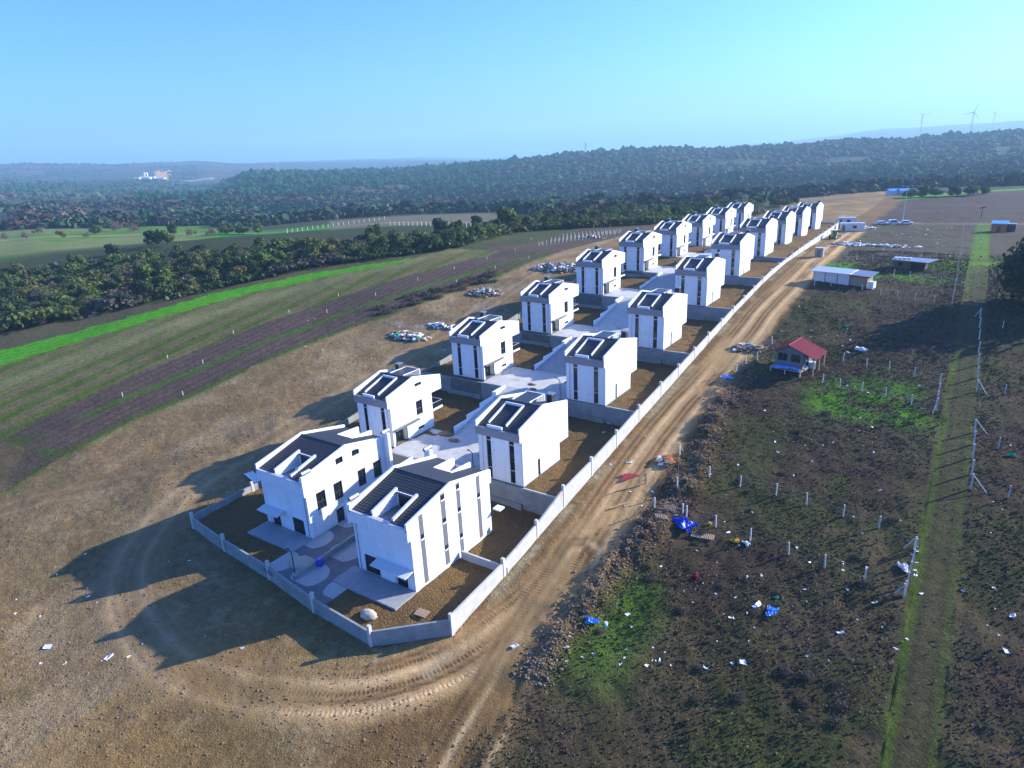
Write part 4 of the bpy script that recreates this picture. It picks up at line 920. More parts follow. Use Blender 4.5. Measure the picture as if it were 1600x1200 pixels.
# far woodland, one mass
def icos(sub):
    bm = bmesh.new(); bmesh.ops.create_icosphere(bm, subdivisions=sub, radius=1); V = np.array([v.co[:] for v in bm.verts]); Fc = np.array([[v.index for v in f.verts] for f in bm.faces]); bm.free(); return V, Fc
def woodland(name, P, Rr, Hh, Cc, sub, seed, label):
    V0, F0 = icos(sub); n = len(P); r = np.random.RandomState(seed); m = len(V0)
    J = 1+r.uniform(-.34, .34, (n, m, 1)); V = V0[None]*J
    V = V*np.stack([Rr, Rr, Hh], 1)[:, None, :]+P[:, None, :]
    Cv = np.repeat(Cc[:, None, :], m, 1)*(0.8+0.4*r.random((n, m, 1)))
    Fc = F0[None]+(np.arange(n)*m)[:, None, None]
    np_mesh(name, V.reshape(-1, 3), Fc.reshape(-1, 3), M['far'], Cv.reshape(-1, 3), smooth=False, label=label, cat='woodland', kind='stuff')
r = np.random.RandomState(11); n = 95000
uu = r.uniform(-150, 1750, n); dd = np.exp(r.uniform(math.log(400), math.log(2450), n))
dirx = (RT[0]*(uu-800)/F_PX+FW[0]*0.98); diry = (RT[1]*(uu-800)/F_PX+FW[1]*0.98); q = np.hypot(dirx, diry); x = dd*dirx/q; y = dd*diry/q; u = ucol(x, y)
z = ground_z(x, y, False); nA_ = fbm(x, y, 170, 4, 51); nB_ = fbm(x, y, 60, 3, 52)
keep = (dd > np.interp(u, [-200, 300, 330, 500, 780, 830, 1180, 1230, 1400, 1800], [580, 560, 520, 540, 540, 430, 430, 520, 560, 600]))
left = (u < 340) & (dd > np.interp(u, [-200, 200, 300, 340], [620, 640, 1150, 1900]))
keep &= ~(left & (nB_ < 0.53)) & ~((nA_ < 0.36) & (nB_ < .5)) 
keep &= r.random(n) < np.clip(dd/1500, 0.35, 1.0)
x, y, z, dd, u, nA_, nB_ = [a[keep] for a in (x, y, z, dd, u, nA_, nB_)]
pine = ((u < 640+380*nB_) & (nA_+0.12*(dd > 1100) > 0.46) & (u > 200) & (dd > 620)) | (dd > 1750)
c = np.where(pine[:, None], np.array([0.016, 0.052, 0.022]), np.where((nA_ > 0.52)[:, None], np.array([0.046, 0.052, 0.030]), np.array([0.092, 0.050, 0.038])))
c = np.where((nB_ > .6)[:, None] & ~pine[:, None], np.array([0.062, 0.070, 0.036]), c)*r.uniform(.75, 1.25, (len(x), 1))
rad = np.clip(np.exp(r.normal(1.15, .38, len(x))), 1.6, 7.5)*np.where(pine, .75, 1)*(0.75+dd/2600); hh = np.where(pine, rad*1.2, rad*.8)*r.uniform(.85, 1.15, len(x))
c = c*np.array([.72, 1.05, 1.05]); P = np.stack([x, y, z+hh*.4], 1); nearm = dd < 1150
r = np.random.RandomState(77); Pn, rn, hn, cn = P[nearm], rad[nearm], hh[nearm], c[nearm]; kq = 30
dv = r.normal(size=(len(Pn), kq, 3)); dv[:, :, 2] = np.abs(dv[:, :, 2])*1.1-.25; dv /= np.linalg.norm(dv, axis=2)[:, :, None]
Q = (Pn[:, None]+dv*np.stack([rn, rn, hn], 1)[:, None]*r.uniform(.6, 1.05, (len(Pn), kq, 1))).reshape(-1, 3)
sz = (np.repeat(rn, kq)*r.uniform(.20, .42, len(Q))); nn = dv.reshape(-1, 3)+r.normal(size=(len(Q), 3))*.5; nn /= np.linalg.norm(nn, axis=1)[:, None]
t = np.cross(nn, r.normal(size=(len(Q), 3))); t /= np.linalg.norm(t, axis=1)[:, None]; b_ = np.cross(nn, t); sz = sz[:, None]
Vq = np.stack([Q-t*sz-b_*sz, Q+t*sz-b_*sz*.7, Q+t*sz*.8+b_*sz, Q-t*sz*.7+b_*sz*.9], 1).reshape(-1, 3)
np_mesh('woodland', Vq, np.arange(len(Vq)).reshape(-1, 4), M['far'], np.repeat(np.repeat(cn, kq, 0)*r.uniform(.6, 1.5, (len(Q), 1)), 4, 0), kind='stuff', label='mixed brown and green woodland filling the valley behind the houses', cat='woodland')
woodland('woodland', P[~nearm], rad[~nearm], hh[~nearm], c[~nearm], 1, 4, 'bluish forest covering the hill below the horizon')
# shrubs and scattered cover on the far left hills
r = np.random.RandomState(12); n = 16000; uu = r.uniform(-150, 380, n); dd = np.exp(r.uniform(math.log(1500), math.log(4700), n))
dirx = (RT[0]*(uu-800)/F_PX+FW[0]*0.98); diry = (RT[1]*(uu-800)/F_PX+FW[1]*0.98); q = np.hypot(dirx, diry); x = dd*dirx/q; y = dd*diry/q; nn_ = fbm(x, y, 130, 4, 32)
k = (nn_ > .5) & ~((dd > 2850) & (dd < 3520) & (uu > 205) & (uu < 340)); x, y, dd = x[k], y[k], dd[k]; z = ground_z(x, y, False); rad = r.uniform(4, 9, len(x))
woodland('woodland', np.stack([x, y, z+1], 1), rad, rad*.7, np.array([0.04, 0.052, 0.032])*r.uniform(.7, 1.3, (len(x), 1)), 1, 5, 'patches of dark scrub on the distant left hills')


# undergrowth filling the woodland strip
r = np.random.RandomState(31); n = 110000; PX = []
uu = r.uniform(-60, 1185, 2600); tt = r.random(2600)
for u, t in zip(uu, tt):
    va, vb = pl(near_e, u), pl(far_e, u); p = ray_ground(u, vb+(va-vb)*t**.8)
    if p: PX.append(p)
PX = np.array(PX); k = r.randint(0, len(PX), n)
x = PX[k, 0]+r.normal(0, 1.8, n); y = PX[k, 1]+r.normal(0, 1.8, n)
hh = 6.5*np.maximum(fbm(x, y, 7, 3, 61)-.18, 0.03)*r.random(n)**0.25
P = np.stack([x, y, ground_z(x, y, False)+hh], 1)
def quads(P, s, r, up=0.3):
    n = len(P); nn = r.normal(size=(n, 3))+np.array([0, 0, up]); nn /= np.linalg.norm(nn, axis=1)[:, None]
    t = np.cross(nn, r.normal(size=(n, 3))); t /= np.linalg.norm(t, axis=1)[:, None]; b = np.cross(nn, t); s = s[:, None]
    V = np.stack([P-t*s-b*s, P+t*s-b*s*.7, P+t*s*.8+b*s, P-t*s*.7+b*s*.9], 1).reshape(-1, 3)
    return V, np.arange(n*4).reshape(n, 4)
V, Fq = quads(P, r.uniform(.25, .6, n), r, .6)
nc = fbm(x, y, 22, 3, 62)[:, None]
cc = np.where(nc > .70, np.array([0.10, 0.085, 0.065]), np.where(nc > .5, np.array([0.10, 0.12, 0.03]), np.where(nc > .4, np.array([0.065, 0.095, 0.024]), np.array([0.04, 0.065, 0.024]))))*r.uniform(.6, 1.4, (n, 1))
np_mesh('undergrowth', V, Fq, M['leaf'], np.repeat(cc, 4, 0), kind='stuff', label='dense undergrowth between the trees of the woodland strip', cat='undergrowth')

# ------------------------------------------------------------------ weeds, clods
r = np.random.RandomState(41); n = 150000
x = r.uniform(-28, 40, n); y = 22+r.random(n)**1.3*190; dd = np.hypot(x, y)
dn = fbm(x, y, 9, 4, 63); k = (xr_(x, y) > -26.5+r.normal(0, 1.0, n)) & (r.random(n) < .25+.75*sstep(.36, .60, dn)) & ~((x > -.2) & (x < 3.8) & (r.random(n) < .93))
x, y, dn = x[k], y[k], dn[k]; n = len(x); tn = fbm(x, y, 3.0, 3, 64)
hh = (0.05+.3*np.maximum(tn-.4, 0)*2)*r.random(n)
P = np.stack([x, y, ground_z(x, y)+hh], 1); V, Fq = quads(P, r.uniform(.03, .085, n)*(1+y/150), r, .2)
nc = fbm(x, y, 12, 3, 65)[:, None]
cc = np.where(nc > .53, np.array([0.10, 0.075, 0.065]), np.where(nc > .44, np.array([0.075, 0.065, 0.04]), np.array([0.062, 0.078, 0.030])))*r.uniform(.5, 1.5, (n, 1))
np_mesh('dry_weeds', V, Fq, M['weed'], np.repeat(cc, 4, 0), kind='stuff', label='brown and green weeds over the rough field', cat='weeds')
V0, F0 = icos(1)
def stones(name, x, y, rad, mat_, label, seed):
    r = np.random.RandomState(seed); n = len(x); m = len(V0)
    z = ground_z(x, y); V = V0[None]*(1+r.uniform(-.35, .35, (n, m, 1)))*np.stack([rad, rad*r.uniform(.6, 1, n), rad*.6], 1)[:, None]+np.stack([x, y, z+rad*.15], 1)[:, None]
    Fc = F0[None]+(np.arange(n)*m)[:, None, None]; np_mesh(name, V.reshape(-1, 3), Fc.reshape(-1, 3), mat_, None, kind='stuff', label=label, cat='soil')
n = 9000; y = r.uniform(38, 122, n); x = -25.8-0.0245*(y-61.5)+1.2*np.sin(y/9)+r.normal(0, 1.1, n); stones('soil_clods', x, y, .04+.16*r.random(n)**3, M['clod'], 'broken clods on the soil bank along the road', 5)
n = 34000; x = r.uniform(-118, -78, n); y = 8+r.random(n)*150; k = fbm(x, y, 8, 3, 66)*1.0 > r.uniform(.35, .75, n); x, y = x[k], y[k]; stones('soil_clods', x, y, .03+.13*r.random(len(x))**6, M['clod'], 'small clods on the bare ground left of the houses', 6)
n = 9000; x = r.uniform(-78, -20, n); y = r.uniform(8, 33, n); stones('soil_clods', x, y, .03+.10*r.random(n)**6, M['clod'], 'small clods on the bare ground in front of the houses', 7)
# dry shrubs
def shrub(seed, h, rx, label, name='dry_shrub'):
    r = np.random.RandomState(seed); n = 420; a = r.normal(size=(n, 3)); a[:, 2] = abs(a[:, 2]); a /= np.linalg.norm(a, axis=1)[:, None]
    P = a*np.array([rx, rx, h])*r.uniform(.35, 1, n)[:, None]; V, Fq = quads(P, r.uniform(.04, .10, n), r, .2)
    root = empty(name, (0, 0, 0), 0, label, 'shrub', 'dry shrubs'); m = MB()
    for k in range(7): m.bar((0, 0, -.1), tuple(P[k]*.8), .02, 4, .008)
    m.build('stems', M['bark'], root); np_mesh('twigs', V, Fq, M['weed'], np.repeat(np.array([0.13, 0.105, 0.08])*r.uniform(.6, 1.3, (n, 1)), 4, 0), parent=root); return root
sh = shrub(1, .9, 1.2, 'grey leafless shrub at the border of the ploughed field behind the houses'); first = True
def put_shrub(x, y, sc_, label):
    global first
    o = sh if first else copy_tree(sh); first = False; o.location = (x, y, gz(x, y)); o.scale = (sc_,)*3; o.rotation_euler = (0, 0, rnd.uniform(0, 6)); o['label'] = label
for k in range(46):
    t = rnd.random(); p = ray_ground(600+170*t+rnd.uniform(-8, 8), 484-52*t+rnd.uniform(-7, 7))
    put_shrub(*p, rnd.uniform(.7, 1.5), 'grey leafless shrub at the border of the ploughed field, %s of the row' % ('left end' if t < .33 else 'middle' if t < .66 else 'right end'))
for k in range(40):
    p = (rnd.uniform(-25, -2), rnd.uniform(40, 100)); put_shrub(*p, rnd.uniform(.3, .65), 'low dry shrub %s, %s' % ('nearer than both white post fences' if p[1] < 64 else 'between the two white post fences' if p[1] < 74 else 'beyond both white post fences', 'near the road bank' if p[0] < -17 else 'mid field' if p[0] < -9 else 'near the grass track'))

# ------------------------------------------------------------------ fences and posts
def rg(u, v, **k):
    p = ray_ground(u, v); return (p[0], p[1], gz(*p))
def fence(pix, label, h=1.5, t=.07, wires=True, struts=(), mat_='post', name='wire_fence', world=False, group='post and wire fences'):
    pts = [((p[0], p[1], gz(*p)) if world else rg(*p)) for p in pix]; o = pts[0]
    r = empty(name, o, 0, label, 'fence', group)
    L = lambda p, dz=0: (p[0]-o[0], p[1]-o[1], p[2]-o[2]+dz)
    for i, p in enumerate(pts):
        m = MB(); tx, ty = rnd.uniform(-.07, .07), rnd.uniform(-.07, .07); q = L(p)
        m.hexa([(q[0]-t, q[1]-t, q[2]-.4), (q[0]+t, q[1]-t, q[2]-.4), (q[0]+t, q[1]+t, q[2]-.4), (q[0]-t, q[1]+t, q[2]-.4)], [(q[0]-t+tx, q[1]-t+ty, q[2]+h), (q[0]+t+tx, q[1]-t+ty, q[2]+h), (q[0]+t+tx, q[1]+t+ty, q[2]+h), (q[0]-t+tx, q[1]+t+ty, q[2]+h)])
        m.build('post', M[mat_], r)
    for i, dx, dy in struts:
        q = L(pts[i]); MB().bar((q[0], q[1], q[2]+h-.1), (q[0]+dx, q[1]+dy, q[2]-.1), .06, 5).build('strut', M[mat_], r)
    if wires and len(pts) > 1:
        m = MB()
        for a, b in zip(pts[:-1], pts[1:]):
            for k in (.3, .62, .95): m.bar(L(a, h*k), L(b, h*k), .005, 3)
        m.build('wire', M['steel'], r)
    return r
fence([(1022, 800), (1072, 812), (1118, 826), (1172, 846), (1232, 867), (1288, 888), (1350, 908), (1412, 932)], 'white post fence running across the littered field, nearer to the camera', struts=((0, -.5, -.6), (7, -.9, .2)))
fence([(1062, 710), (1108, 747), (1156, 760), (1212, 776), (1260, 788), (1317, 808), (1373, 824), (1428, 858)], 'white post fence across the littered field, the farther of the two parallel ones', struts=((0, .2, .9), (7, -.9, -.2)))
fence([(-.35, 63.5), (-.3, 64.8), (-.3, 66.4), (-.25, 68.6), (-.2, 70.4)], 'short bent fence hung with plastic rags beside the grass track', world=True, h=1.6)
fence([(1066, 808), (1058, 770), (1062, 712)], 'short side fence joining the two white post fences by the road', h=1.3, wires=True)
fence([(3.95, 84.6), (3.9, 88.0), (3.85, 92), (3.8, 95.5), (3.8, 99)], 'leaning white fence right of the grass track, nearer one', world=True, h=1.9, t=.09, struts=((0, 1.6, -.3), (4, 1.5, .2)))
fence([(3.6, 112.0), (3.5, 117), (3.4, 122), (3.3, 127), (3.2, 133), (3.1, 139), (3.0, 145)], 'long white fence right of the grass track, beside the big tree shadow', world=True, h=1.8, t=.09, struts=((0, 1.2, -.4), (6, -.9, .4)))
fence([(1317, 563), (1354, 572), (1389, 580), (1428, 589), (1468, 600)], 'post fence on the upper edge of the green plot beside the red roofed hut')
fence([(1285, 597), (1312, 604), (1347, 611), (1383, 621), (1424, 631), (1462, 642)], 'post fence on the lower edge of the green plot beside the red roofed hut')
fence([(1462, 642), (1464, 630), (1466, 618), (1468, 602)], 'closed end of the green plot fence next to the grass track', h=1.9, t=.09, struts=((0, -.3, -.9),))
fence([(1150, 585), (1165, 575), (1182, 566), (1206, 540)], 'post fence left of the red roofed hut by the road bank')
fence([(1272, 447), (1298, 447), (1347, 454), (1376, 461), (1402, 464), (1429, 468), (1459, 472), (1487, 476)], 'grey plank and post fence in front of the long white shed', h=1.3)
fence([(1396, 433), (1421, 435), (1445, 438), (1469, 442), (1492, 446)], 'post fence around the vegetable bed behind the long white shed')
fence([(1487, 476), (1490, 460), (1494, 440), (1497, 417)], 'pale fence beside the grass track at the vegetable bed', h=1.6, t=.09)
fence([(1338, 408), (1363, 407), (1439, 400), (1463, 403), (1499, 405)], 'post fence across the weedy plot above the brown ruined shed')
fence([(1500, 404), (1502, 385), (1504, 365), (1506, 345)], 'pale fence on the left side of the far grass track', h=1.7, t=.09)
fence([(1533, 390), (1533, 375), (1534, 360), (1533, 345)], 'pale fence on the right side of the far grass track', h=1.7, t=.09)
fence([(1272, 416), (1284, 402), (1296, 388), (1308, 374), (1325, 360), (1340, 350)], 'rickety fence along the far right side of the dirt road', h=1.6)
fence([(1480, 350), (1440, 352), (1420, 354)], 'post fence below the three parked cars', h=1.4)
for k, (u, v) in enumerate([(1570, 615), (1560, 700), (1575, 780), (1566, 515), (1594, 385), (1554, 405), (1563, 382), (1486, 348)]):
    p = rg(u, v); MB().box(p[0]-.06, p[0]+.06, p[1]-.06, p[1]+.06, p[2]-.3, p[2]+1.5).build('fence_post', M['post'], label='single white post standing alone in the dark field right of the grass track', cat='post', group='single posts in the right field')
for k, (u, v) in enumerate([(529, 463), (511, 489), (653, 439), (710, 421), (713, 441), (774, 420), (826, 403), (805, 392), (761, 405), (830, 375), (846, 381), (452, 489), (365, 522), (262, 560), (317, 567), (192, 620), (286, 617), (587, 463)]):
    p = rg(u, v); MB().box(p[0]-.055, p[0]+.055, p[1]-.055, p[1]+.055, p[2]-.3, p[2]+.85).build('marker_post', M['post'], label='short pale marker post on a strip edge of the ploughed field', cat='post', group='marker posts of the field strips')
fence([(842+k*6.2, 384-k*0.9) for k in range(20)], 'front row of vineyard posts beyond the ploughed field', h=1.5, wires=False, group='vineyard rows')
fence([(862+k*6.2, 378-k*0.75) for k in range(18)], 'middle row of vineyard posts beyond the ploughed field', h=1.5, wires=False, group='vineyard rows')
fence([(880+k*6.0, 371-k*0.5) for k in range(16)], 'rear row of vineyard posts beyond the ploughed field', h=1.5, wires=False, group='vineyard rows')
fence([(449+k*8.0, 364-k*1.1) for k in range(20)], 'left row of pale posts on the plateau beyond the woodland strip', h=2.0, t=.12, wires=False, group='plateau post rows')
fence([(610+k*7.0, 352+k*0.2) for k in range(20)], 'right row of pale posts on the plateau beyond the woodland strip', h=2.0, t=.12, wires=False, group='plateau post rows')

# ------------------------------------------------------------------ sheds and hut on the right
r = empty('garden_hut', (-21.2, 112.2, gz(-21, 112)), R(-8), 'small grey hut with a dark red gable roof and porch', 'hut')
m = MB(); PH = SIDE_Y(-2.2, -1)
panel(m, PH, -2.6, 1.8, .5, [(-2.6, 3.0), (-.4, 4.1), (1.8, 3.0)], [(-2.2, -.7, 1.4, 2.7), (-.1, 1.4, 1.4, 2.7)], .12); panel(m, SIDE_X(-2.6, -1), -2.2, 2.2, .5, 3.0, [(-1, .8, 1.4, 2.6)], .12)
panel(m, SIDE_X(1.8, 1), -2.2, 2.2, .5, 3.0, [(-.6, .5, .52, 2.5)], .12); panel(m, SIDE_Y(2.2, 1), -2.6, 1.8, .5, [(-2.6, 3.0), (-.4, 4.1), (1.8, 3.0)])
m.build('wall', M['greyw'], r); window(r, PH, (-2.2, -.7, 1.4, 2.7), depth=.12, vbars=(-1.45,)); window(r, PH, (-.1, 1.4, 1.4, 2.7), depth=.12, vbars=(.65,)); window(r, SIDE_X(-2.6, -1), (-1, .8, 1.4, 2.6), depth=.12); window(r, SIDE_X(1.8, 1), (-.6, .5, .52, 2.5), 'door', depth=.12)
m = MB()
for (xa, za, xb, zb) in ((-3.1, 2.9, -.4, 4.3), (-.4, 4.3, 3.9, 2.6)):
    m.hexa([(xa, -2.9, za-.1), (xb, -2.9, zb-.1), (xb, 2.7, zb-.1), (xa, 2.7, za-.1)], [(xa, -2.9, za), (xb, -2.9, zb), (xb, 2.7, zb), (xa, 2.7, za)])
    n = int(abs(xb-xa)/.3)
ro = m.build('roof', M['red'], r)
rb = MB()
for k in range(19):
    y = -2.85+k*.3; rb.bar((-3.08, y, 2.93), (-.4, y, 4.32), .025, 4); rb.bar((-.4, y, 4.32), (3.88, y, 2.63), .025, 4)
rb.bar((-.4, -2.92, 4.33), (-.4, 2.72, 4.33), .09, 6); rb.build('roof_rib', M['red'], ro)
for (x, y) in ((3.6, -2.6), (3.6, 2.4), (3.6, 0)): MB().box(x-.08, x+.08, y-.08, y+.08, -.3, 2.62).build('porch_post', M['wood'], r)
MB().box(-2.9, 2.2, -3.7, -2.25, .32, .44).build('deck', M['wood'], r)
MB().box(-2.9, 2.2, -2.2, 2.2, .2, .49).build('floor', M['wood'], r)
for x in (-2.7, -.4, 2.0): MB().box(x-.07, x+.07, -3.65, -3.5, -.5, .32).build('leg', M['post'], r)
def sheet(name, cx, cy, w_, d_, mt, label, cat, seed, zoff=.1, amp=.35, rz=0.0, z0=None, group=None, parent=None):
    """crumpled sheet or bag with real folds"""
    q = np.random.RandomState(seed); n = 14; V = []; g = gz(cx, cy) if z0 is None else z0
    for j in range(n):
        for i in range(n):
            a, b = (i/(n-1)-.5)*2, (j/(n-1)-.5)*2; rr_ = 1+.25*math.sin(3*math.atan2(b, a)+seed)
            x = a*w_/2*rr_+q.uniform(-.04, .04)*w_; y = b*d_/2*rr_+q.uniform(-.04, .04)*d_
            X = x*math.cos(rz)-y*math.sin(rz); Y = x*math.sin(rz)+y*math.cos(rz)
            V.append((X, Y, zoff*.5+amp*(q.uniform(0, 1)**2+.6*(1-min(1, a*a+b*b)))))
    Fq = [(j*n+i, j*n+i+1, (j+1)*n+i+1, (j+1)*n+i) for j in range(n-1) for i in range(n-1)]
    m = MB(); m.add(V, Fq); o = m.build(name, mt, parent, smooth=False); o.location = (cx, cy, g)
    if label: tag(o, label, cat, group)
    return o
c = rg(1232, 583); sheet('blue_cover', c[0]-.4, c[1]-.2, 3.8, 1.4, M['ltblue'], 'light blue cover spread on the deck of the red roofed hut', 'tarp', 3, amp=.15, z0=gz(-21, 112)+.5)
def tank(u, v, label, mt='litter'):
    p = rg(u, v); r = empty('water_tank', p, .2, label, 'tank'); MB().box(-.55, .55, -.5, .5, .15, 1.15).build('tank_body', M[mt], r, bevel=.06); m = MB()
    for k in range(5):
        a = -.57+k*.285; m.bar((a, -.53, .1), (a, -.53, 1.18), .02, 4).bar((a, .53, .1), (a, .53, 1.18), .02, 4)
    for z in (.3, .7, 1.15): m.bar((-.57, -.53, z), (.57, -.53, z), .02, 4).bar((-.57, .53, z), (.57, .53, z), .02, 4)
    m.box(-.58, .58, -.54, .54, 0, .12).build('cage', M['steel'], r)
tank(1268, 575, 'white caged water tank beside the red roofed hut')
def barrel(p, h, rr_, mt, label, name='barrel'):
    r = empty(name, p, 0, label, 'barrel'); n = 14; m = MB(); ring = lambda z, q: [(q*math.cos(2*math.pi*i/n), q*math.sin(2*math.pi*i/n), z) for i in range(n)]
    m.hexa(ring(0, rr_*.9), ring(h*.3, rr_)); m.hexa(ring(h*.302, rr_), ring(h*.75, rr_)); m.hexa(ring(h*.752, rr_), ring(h, rr_*.88)); m.build('drum', M[mt], r)
    MB().bar((0, 0, h*.3), (0, 0, h*.34), rr_*1.05, n).bar((0, 0, h*.72), (0, 0, h*.76), rr_*1.05, n).build('hoop', M['dark'], r)
barrel(rg(1257, 580), 1.0, .35, 'blue', 'blue barrel between the red roofed hut and the caged tank')
barrel((-55.0, 39.8, -2.74), .95, .36, 'blue', 'blue barrel at the low divider wall between the two big houses')
# long white shed
r = empty('long_shed', (-29.0, 163.5, gz(-24, 161)), R(-14), 'long white panel shed with a flat light roof behind the plank fence', 'shed')
m = MB(); m.box(0, 8.0, 0, 3.2, -.6, 2.6); m.build('wall', M['clad'], r)
MB().box(8.005, 11.6, .2, 3.2, -.6, 2.4).build('boarded_bay', M['wood'], r)
for x in (0.0, 2.6, 5.3, 7.95, 11.5): MB().box(x-.05, x+.05, -.07, -.003, -.6, 2.6).build('frame_post', M['dark'], r)
ro = MB(); ro.hexa([(-.5, -.9, 2.62), (8.3, -.9, 2.62), (8.3, 3.4, 3.02), (-.5, 3.4, 3.02)], [(-.5, -.9, 2.74), (8.3, -.9, 2.74), (8.3, 3.4, 3.14), (-.5, 3.4, 3.14)]); ro.build('roof', M['alu'], r)
ro = MB(); ro.hexa([(8.305, -.8, 2.6), (12.6, -.8, 2.4), (12.6, 3.5, 2.9), (8.305, 3.5, 3.0)], [(8.305, -.8, 2.7), (12.6, -.8, 2.5), (12.6, 3.5, 3.0), (8.305, 3.5, 3.1)]); ro.build('corrugated_roof', M['cap'], r)
MB().box(8.2, 12.4, -.86, -.80, 2.3, 2.56).build('awning_trim', M['red'], r)
MB().box(12.0, 13.2, -.6, .9, -.4, 1.5).bar((11.8, -.7, 0), (13.6, -.9, 1.9), .05, 5).build('stacked_boards', M['litter'], r)
# ruined shed
r = empty('ruined_shed', (-14.9, 181.0, gz(-12, 181)), R(-6), 'low brown ruined shed with a sagging flat roof', 'shed')
m = MB(); panel(m, SIDE_Y(0, -1), 0, 6.5, -.3, 2.2, [(1.0, 1.9, .9, 1.7), (3.6, 6.3, -.2, 2.0)], .3); panel(m, SIDE_X(0, -1), 0, 3.4, -.3, 2.2); panel(m, SIDE_X(6.5, 1), 0, 3.4, -.3, 2.2); panel(m, SIDE_Y(3.4, 1), 0, 6.5, -.3, 2.2)
m.build('wall', M['door'], r); MB().hexa([(-.5, -.4, 2.21), (7.2, -1.2, 2.05), (8.6, 3.6, 2.2), (-.5, 3.8, 2.35)], [(-.5, -.4, 2.33), (7.2, -1.2, 2.17), (8.6, 3.6, 2.32), (-.5, 3.8, 2.47)]).build('roof', M['cap'], r)
for k in range(4): MB().box(-.2+k*.9, .5+k*.9, .5+k*.3, 1.1+k*.3, 2.4, 2.62).build('roof_weight', M['litter'], r)
MB().box(8.2, 8.35, -.9, -.75, -.2, 2.1).build('prop_post', M['wood'], r)
# kiosk and skip, road hut, site offices, digger
p = rg(1560, 362); r = empty('orange_hut', p, R(-5), 'small orange hut with a bright blue roof at the far right', 'hut')
MB().box(-2, 2, -1.6, 1.6, 0, 2.7).build('wall', M['orange'], r); MB().hexa([(-2.3, -1.9, 2.7), (2.3, -1.9, 2.7), (2.3, 1.9, 3.3), (-2.3, 1.9, 3.3)], [(-2.3, -1.9, 2.85), (2.3, -1.9, 2.85), (2.3, 1.9, 3.45), (-2.3, 1.9, 3.45)]).build('roof', M['ltblue'], r); MB().box(-.5, .5, -1.64, -1.603, .1, 2.1).build('door', M['door'], r)
p = rg(1577, 362); r = empty('dark_cabin', p, R(-5), 'dark flat topped cabin right of the orange hut', 'cabin'); MB().box(-1.6, 1.6, -1.3, 1.3, 0, 2.4).build('wall', M['dark'], r); MB().box(-1.7, 1.7, -1.4, 1.4, 2.402, 2.5).build('roof', M['cap'], r)
p = rg(1280, 401); r = empty('meter_hut', p, R(0), 'narrow grey box hut at the right edge of the dirt road', 'hut'); MB().box(-1, 1, -.9, .9, -.2, 2.3).build('wall', M['conc'], r); MB().box(-1.1, 1.1, -1, 1, 2.302, 2.42).build('roof', M['concw'], r); MB().box(-.4, .4, -.94, -.903, 0, 1.9).build('door', M['greyw'], r)
for k, (u, v, L_, lb) in enumerate([(1331, 361, 7.5, 'white flat site office at the far end of the road, nearer one'), (1322, 351, 6.0, 'white flat site office behind the nearer one at the road end')]):
    p = rg(u, v); r = empty('site_office', p, R(12), lb, 'cabin', 'site offices'); MB().box(-L_/2, L_/2, -1.3, 1.3, .1, 2.7).build('wall', M['clad'], r); MB().box(-L_/2-.12, L_/2+.12, -1.42, 1.42, 2.702, 2.85).build('roof', M['alu'], r)
    MB().box(-L_/2+.5, -L_/2+1.4, -1.34, -1.303, .2, 2.2).build('door', M['greyw'], r); MB().box(0, 1.3, -1.34, -1.303, 1.1, 2.1).build('window', M['glass'], r)
def wheel(par, x, y, rr_, wd=.28):
    t = MB().bar((x, y-wd/2, rr_), (x, y+wd/2, rr_), rr_, 18).build('wheel', M['tyre'], par); MB().bar((x, y-wd/2-.01, rr_), (x, y+wd/2+.01, rr_), rr_*.55, 12).build('rim', M['alu'], t)
p = rg(1303, 373); r = empty('backhoe_loader', p, R(80), 'dark green digger standing in the middle of the road', 'digger')
MB().box(-1.6, 1.5, -.55, .55, .7, 1.5).box(.5, 1.9, -.45, .45, 1.5, 1.9).build('body', M['greenp'], r, bevel=.04)
MB().box(-1.2, .45, -.7, .7, 1.51, 2.8).build('cab', M['glass'], r, bevel=.04); MB().box(-1.3, .55, -.78, .78, 2.802, 2.9).build('cab_roof', M['litter'], r)
for x, q in ((-1.0, .75), (1.3, .5)):
    for y in (-.85, .85): wheel(r, x, y, q, .38)
MB().hexa([(2.3, -1.1, .1), (3.0, -1.1, .1), (3.0, 1.1, .1), (2.3, 1.1, .1)], [(2.2, -1.1, .9), (2.5, -1.1, .9), (2.5, 1.1, .9), (2.2, 1.1, .9)]).build('bucket', M['dark'], r)
MB().bar((1.2, -.6, 1.3), (2.4, -.6, .6), .09, 6).bar((1.2, .6, 1.3), (2.4, .6, .6), .09, 6).build('loader_arm', M['yellow'], r)
MB().bar((-1.6, 0, 1.2), (-2.5, 0, 2.9), .12, 6).bar((-2.5, 0, 2.9), (-3.1, 0, 1.2), .09, 6).build('digger_arm', M['yellow'], r)
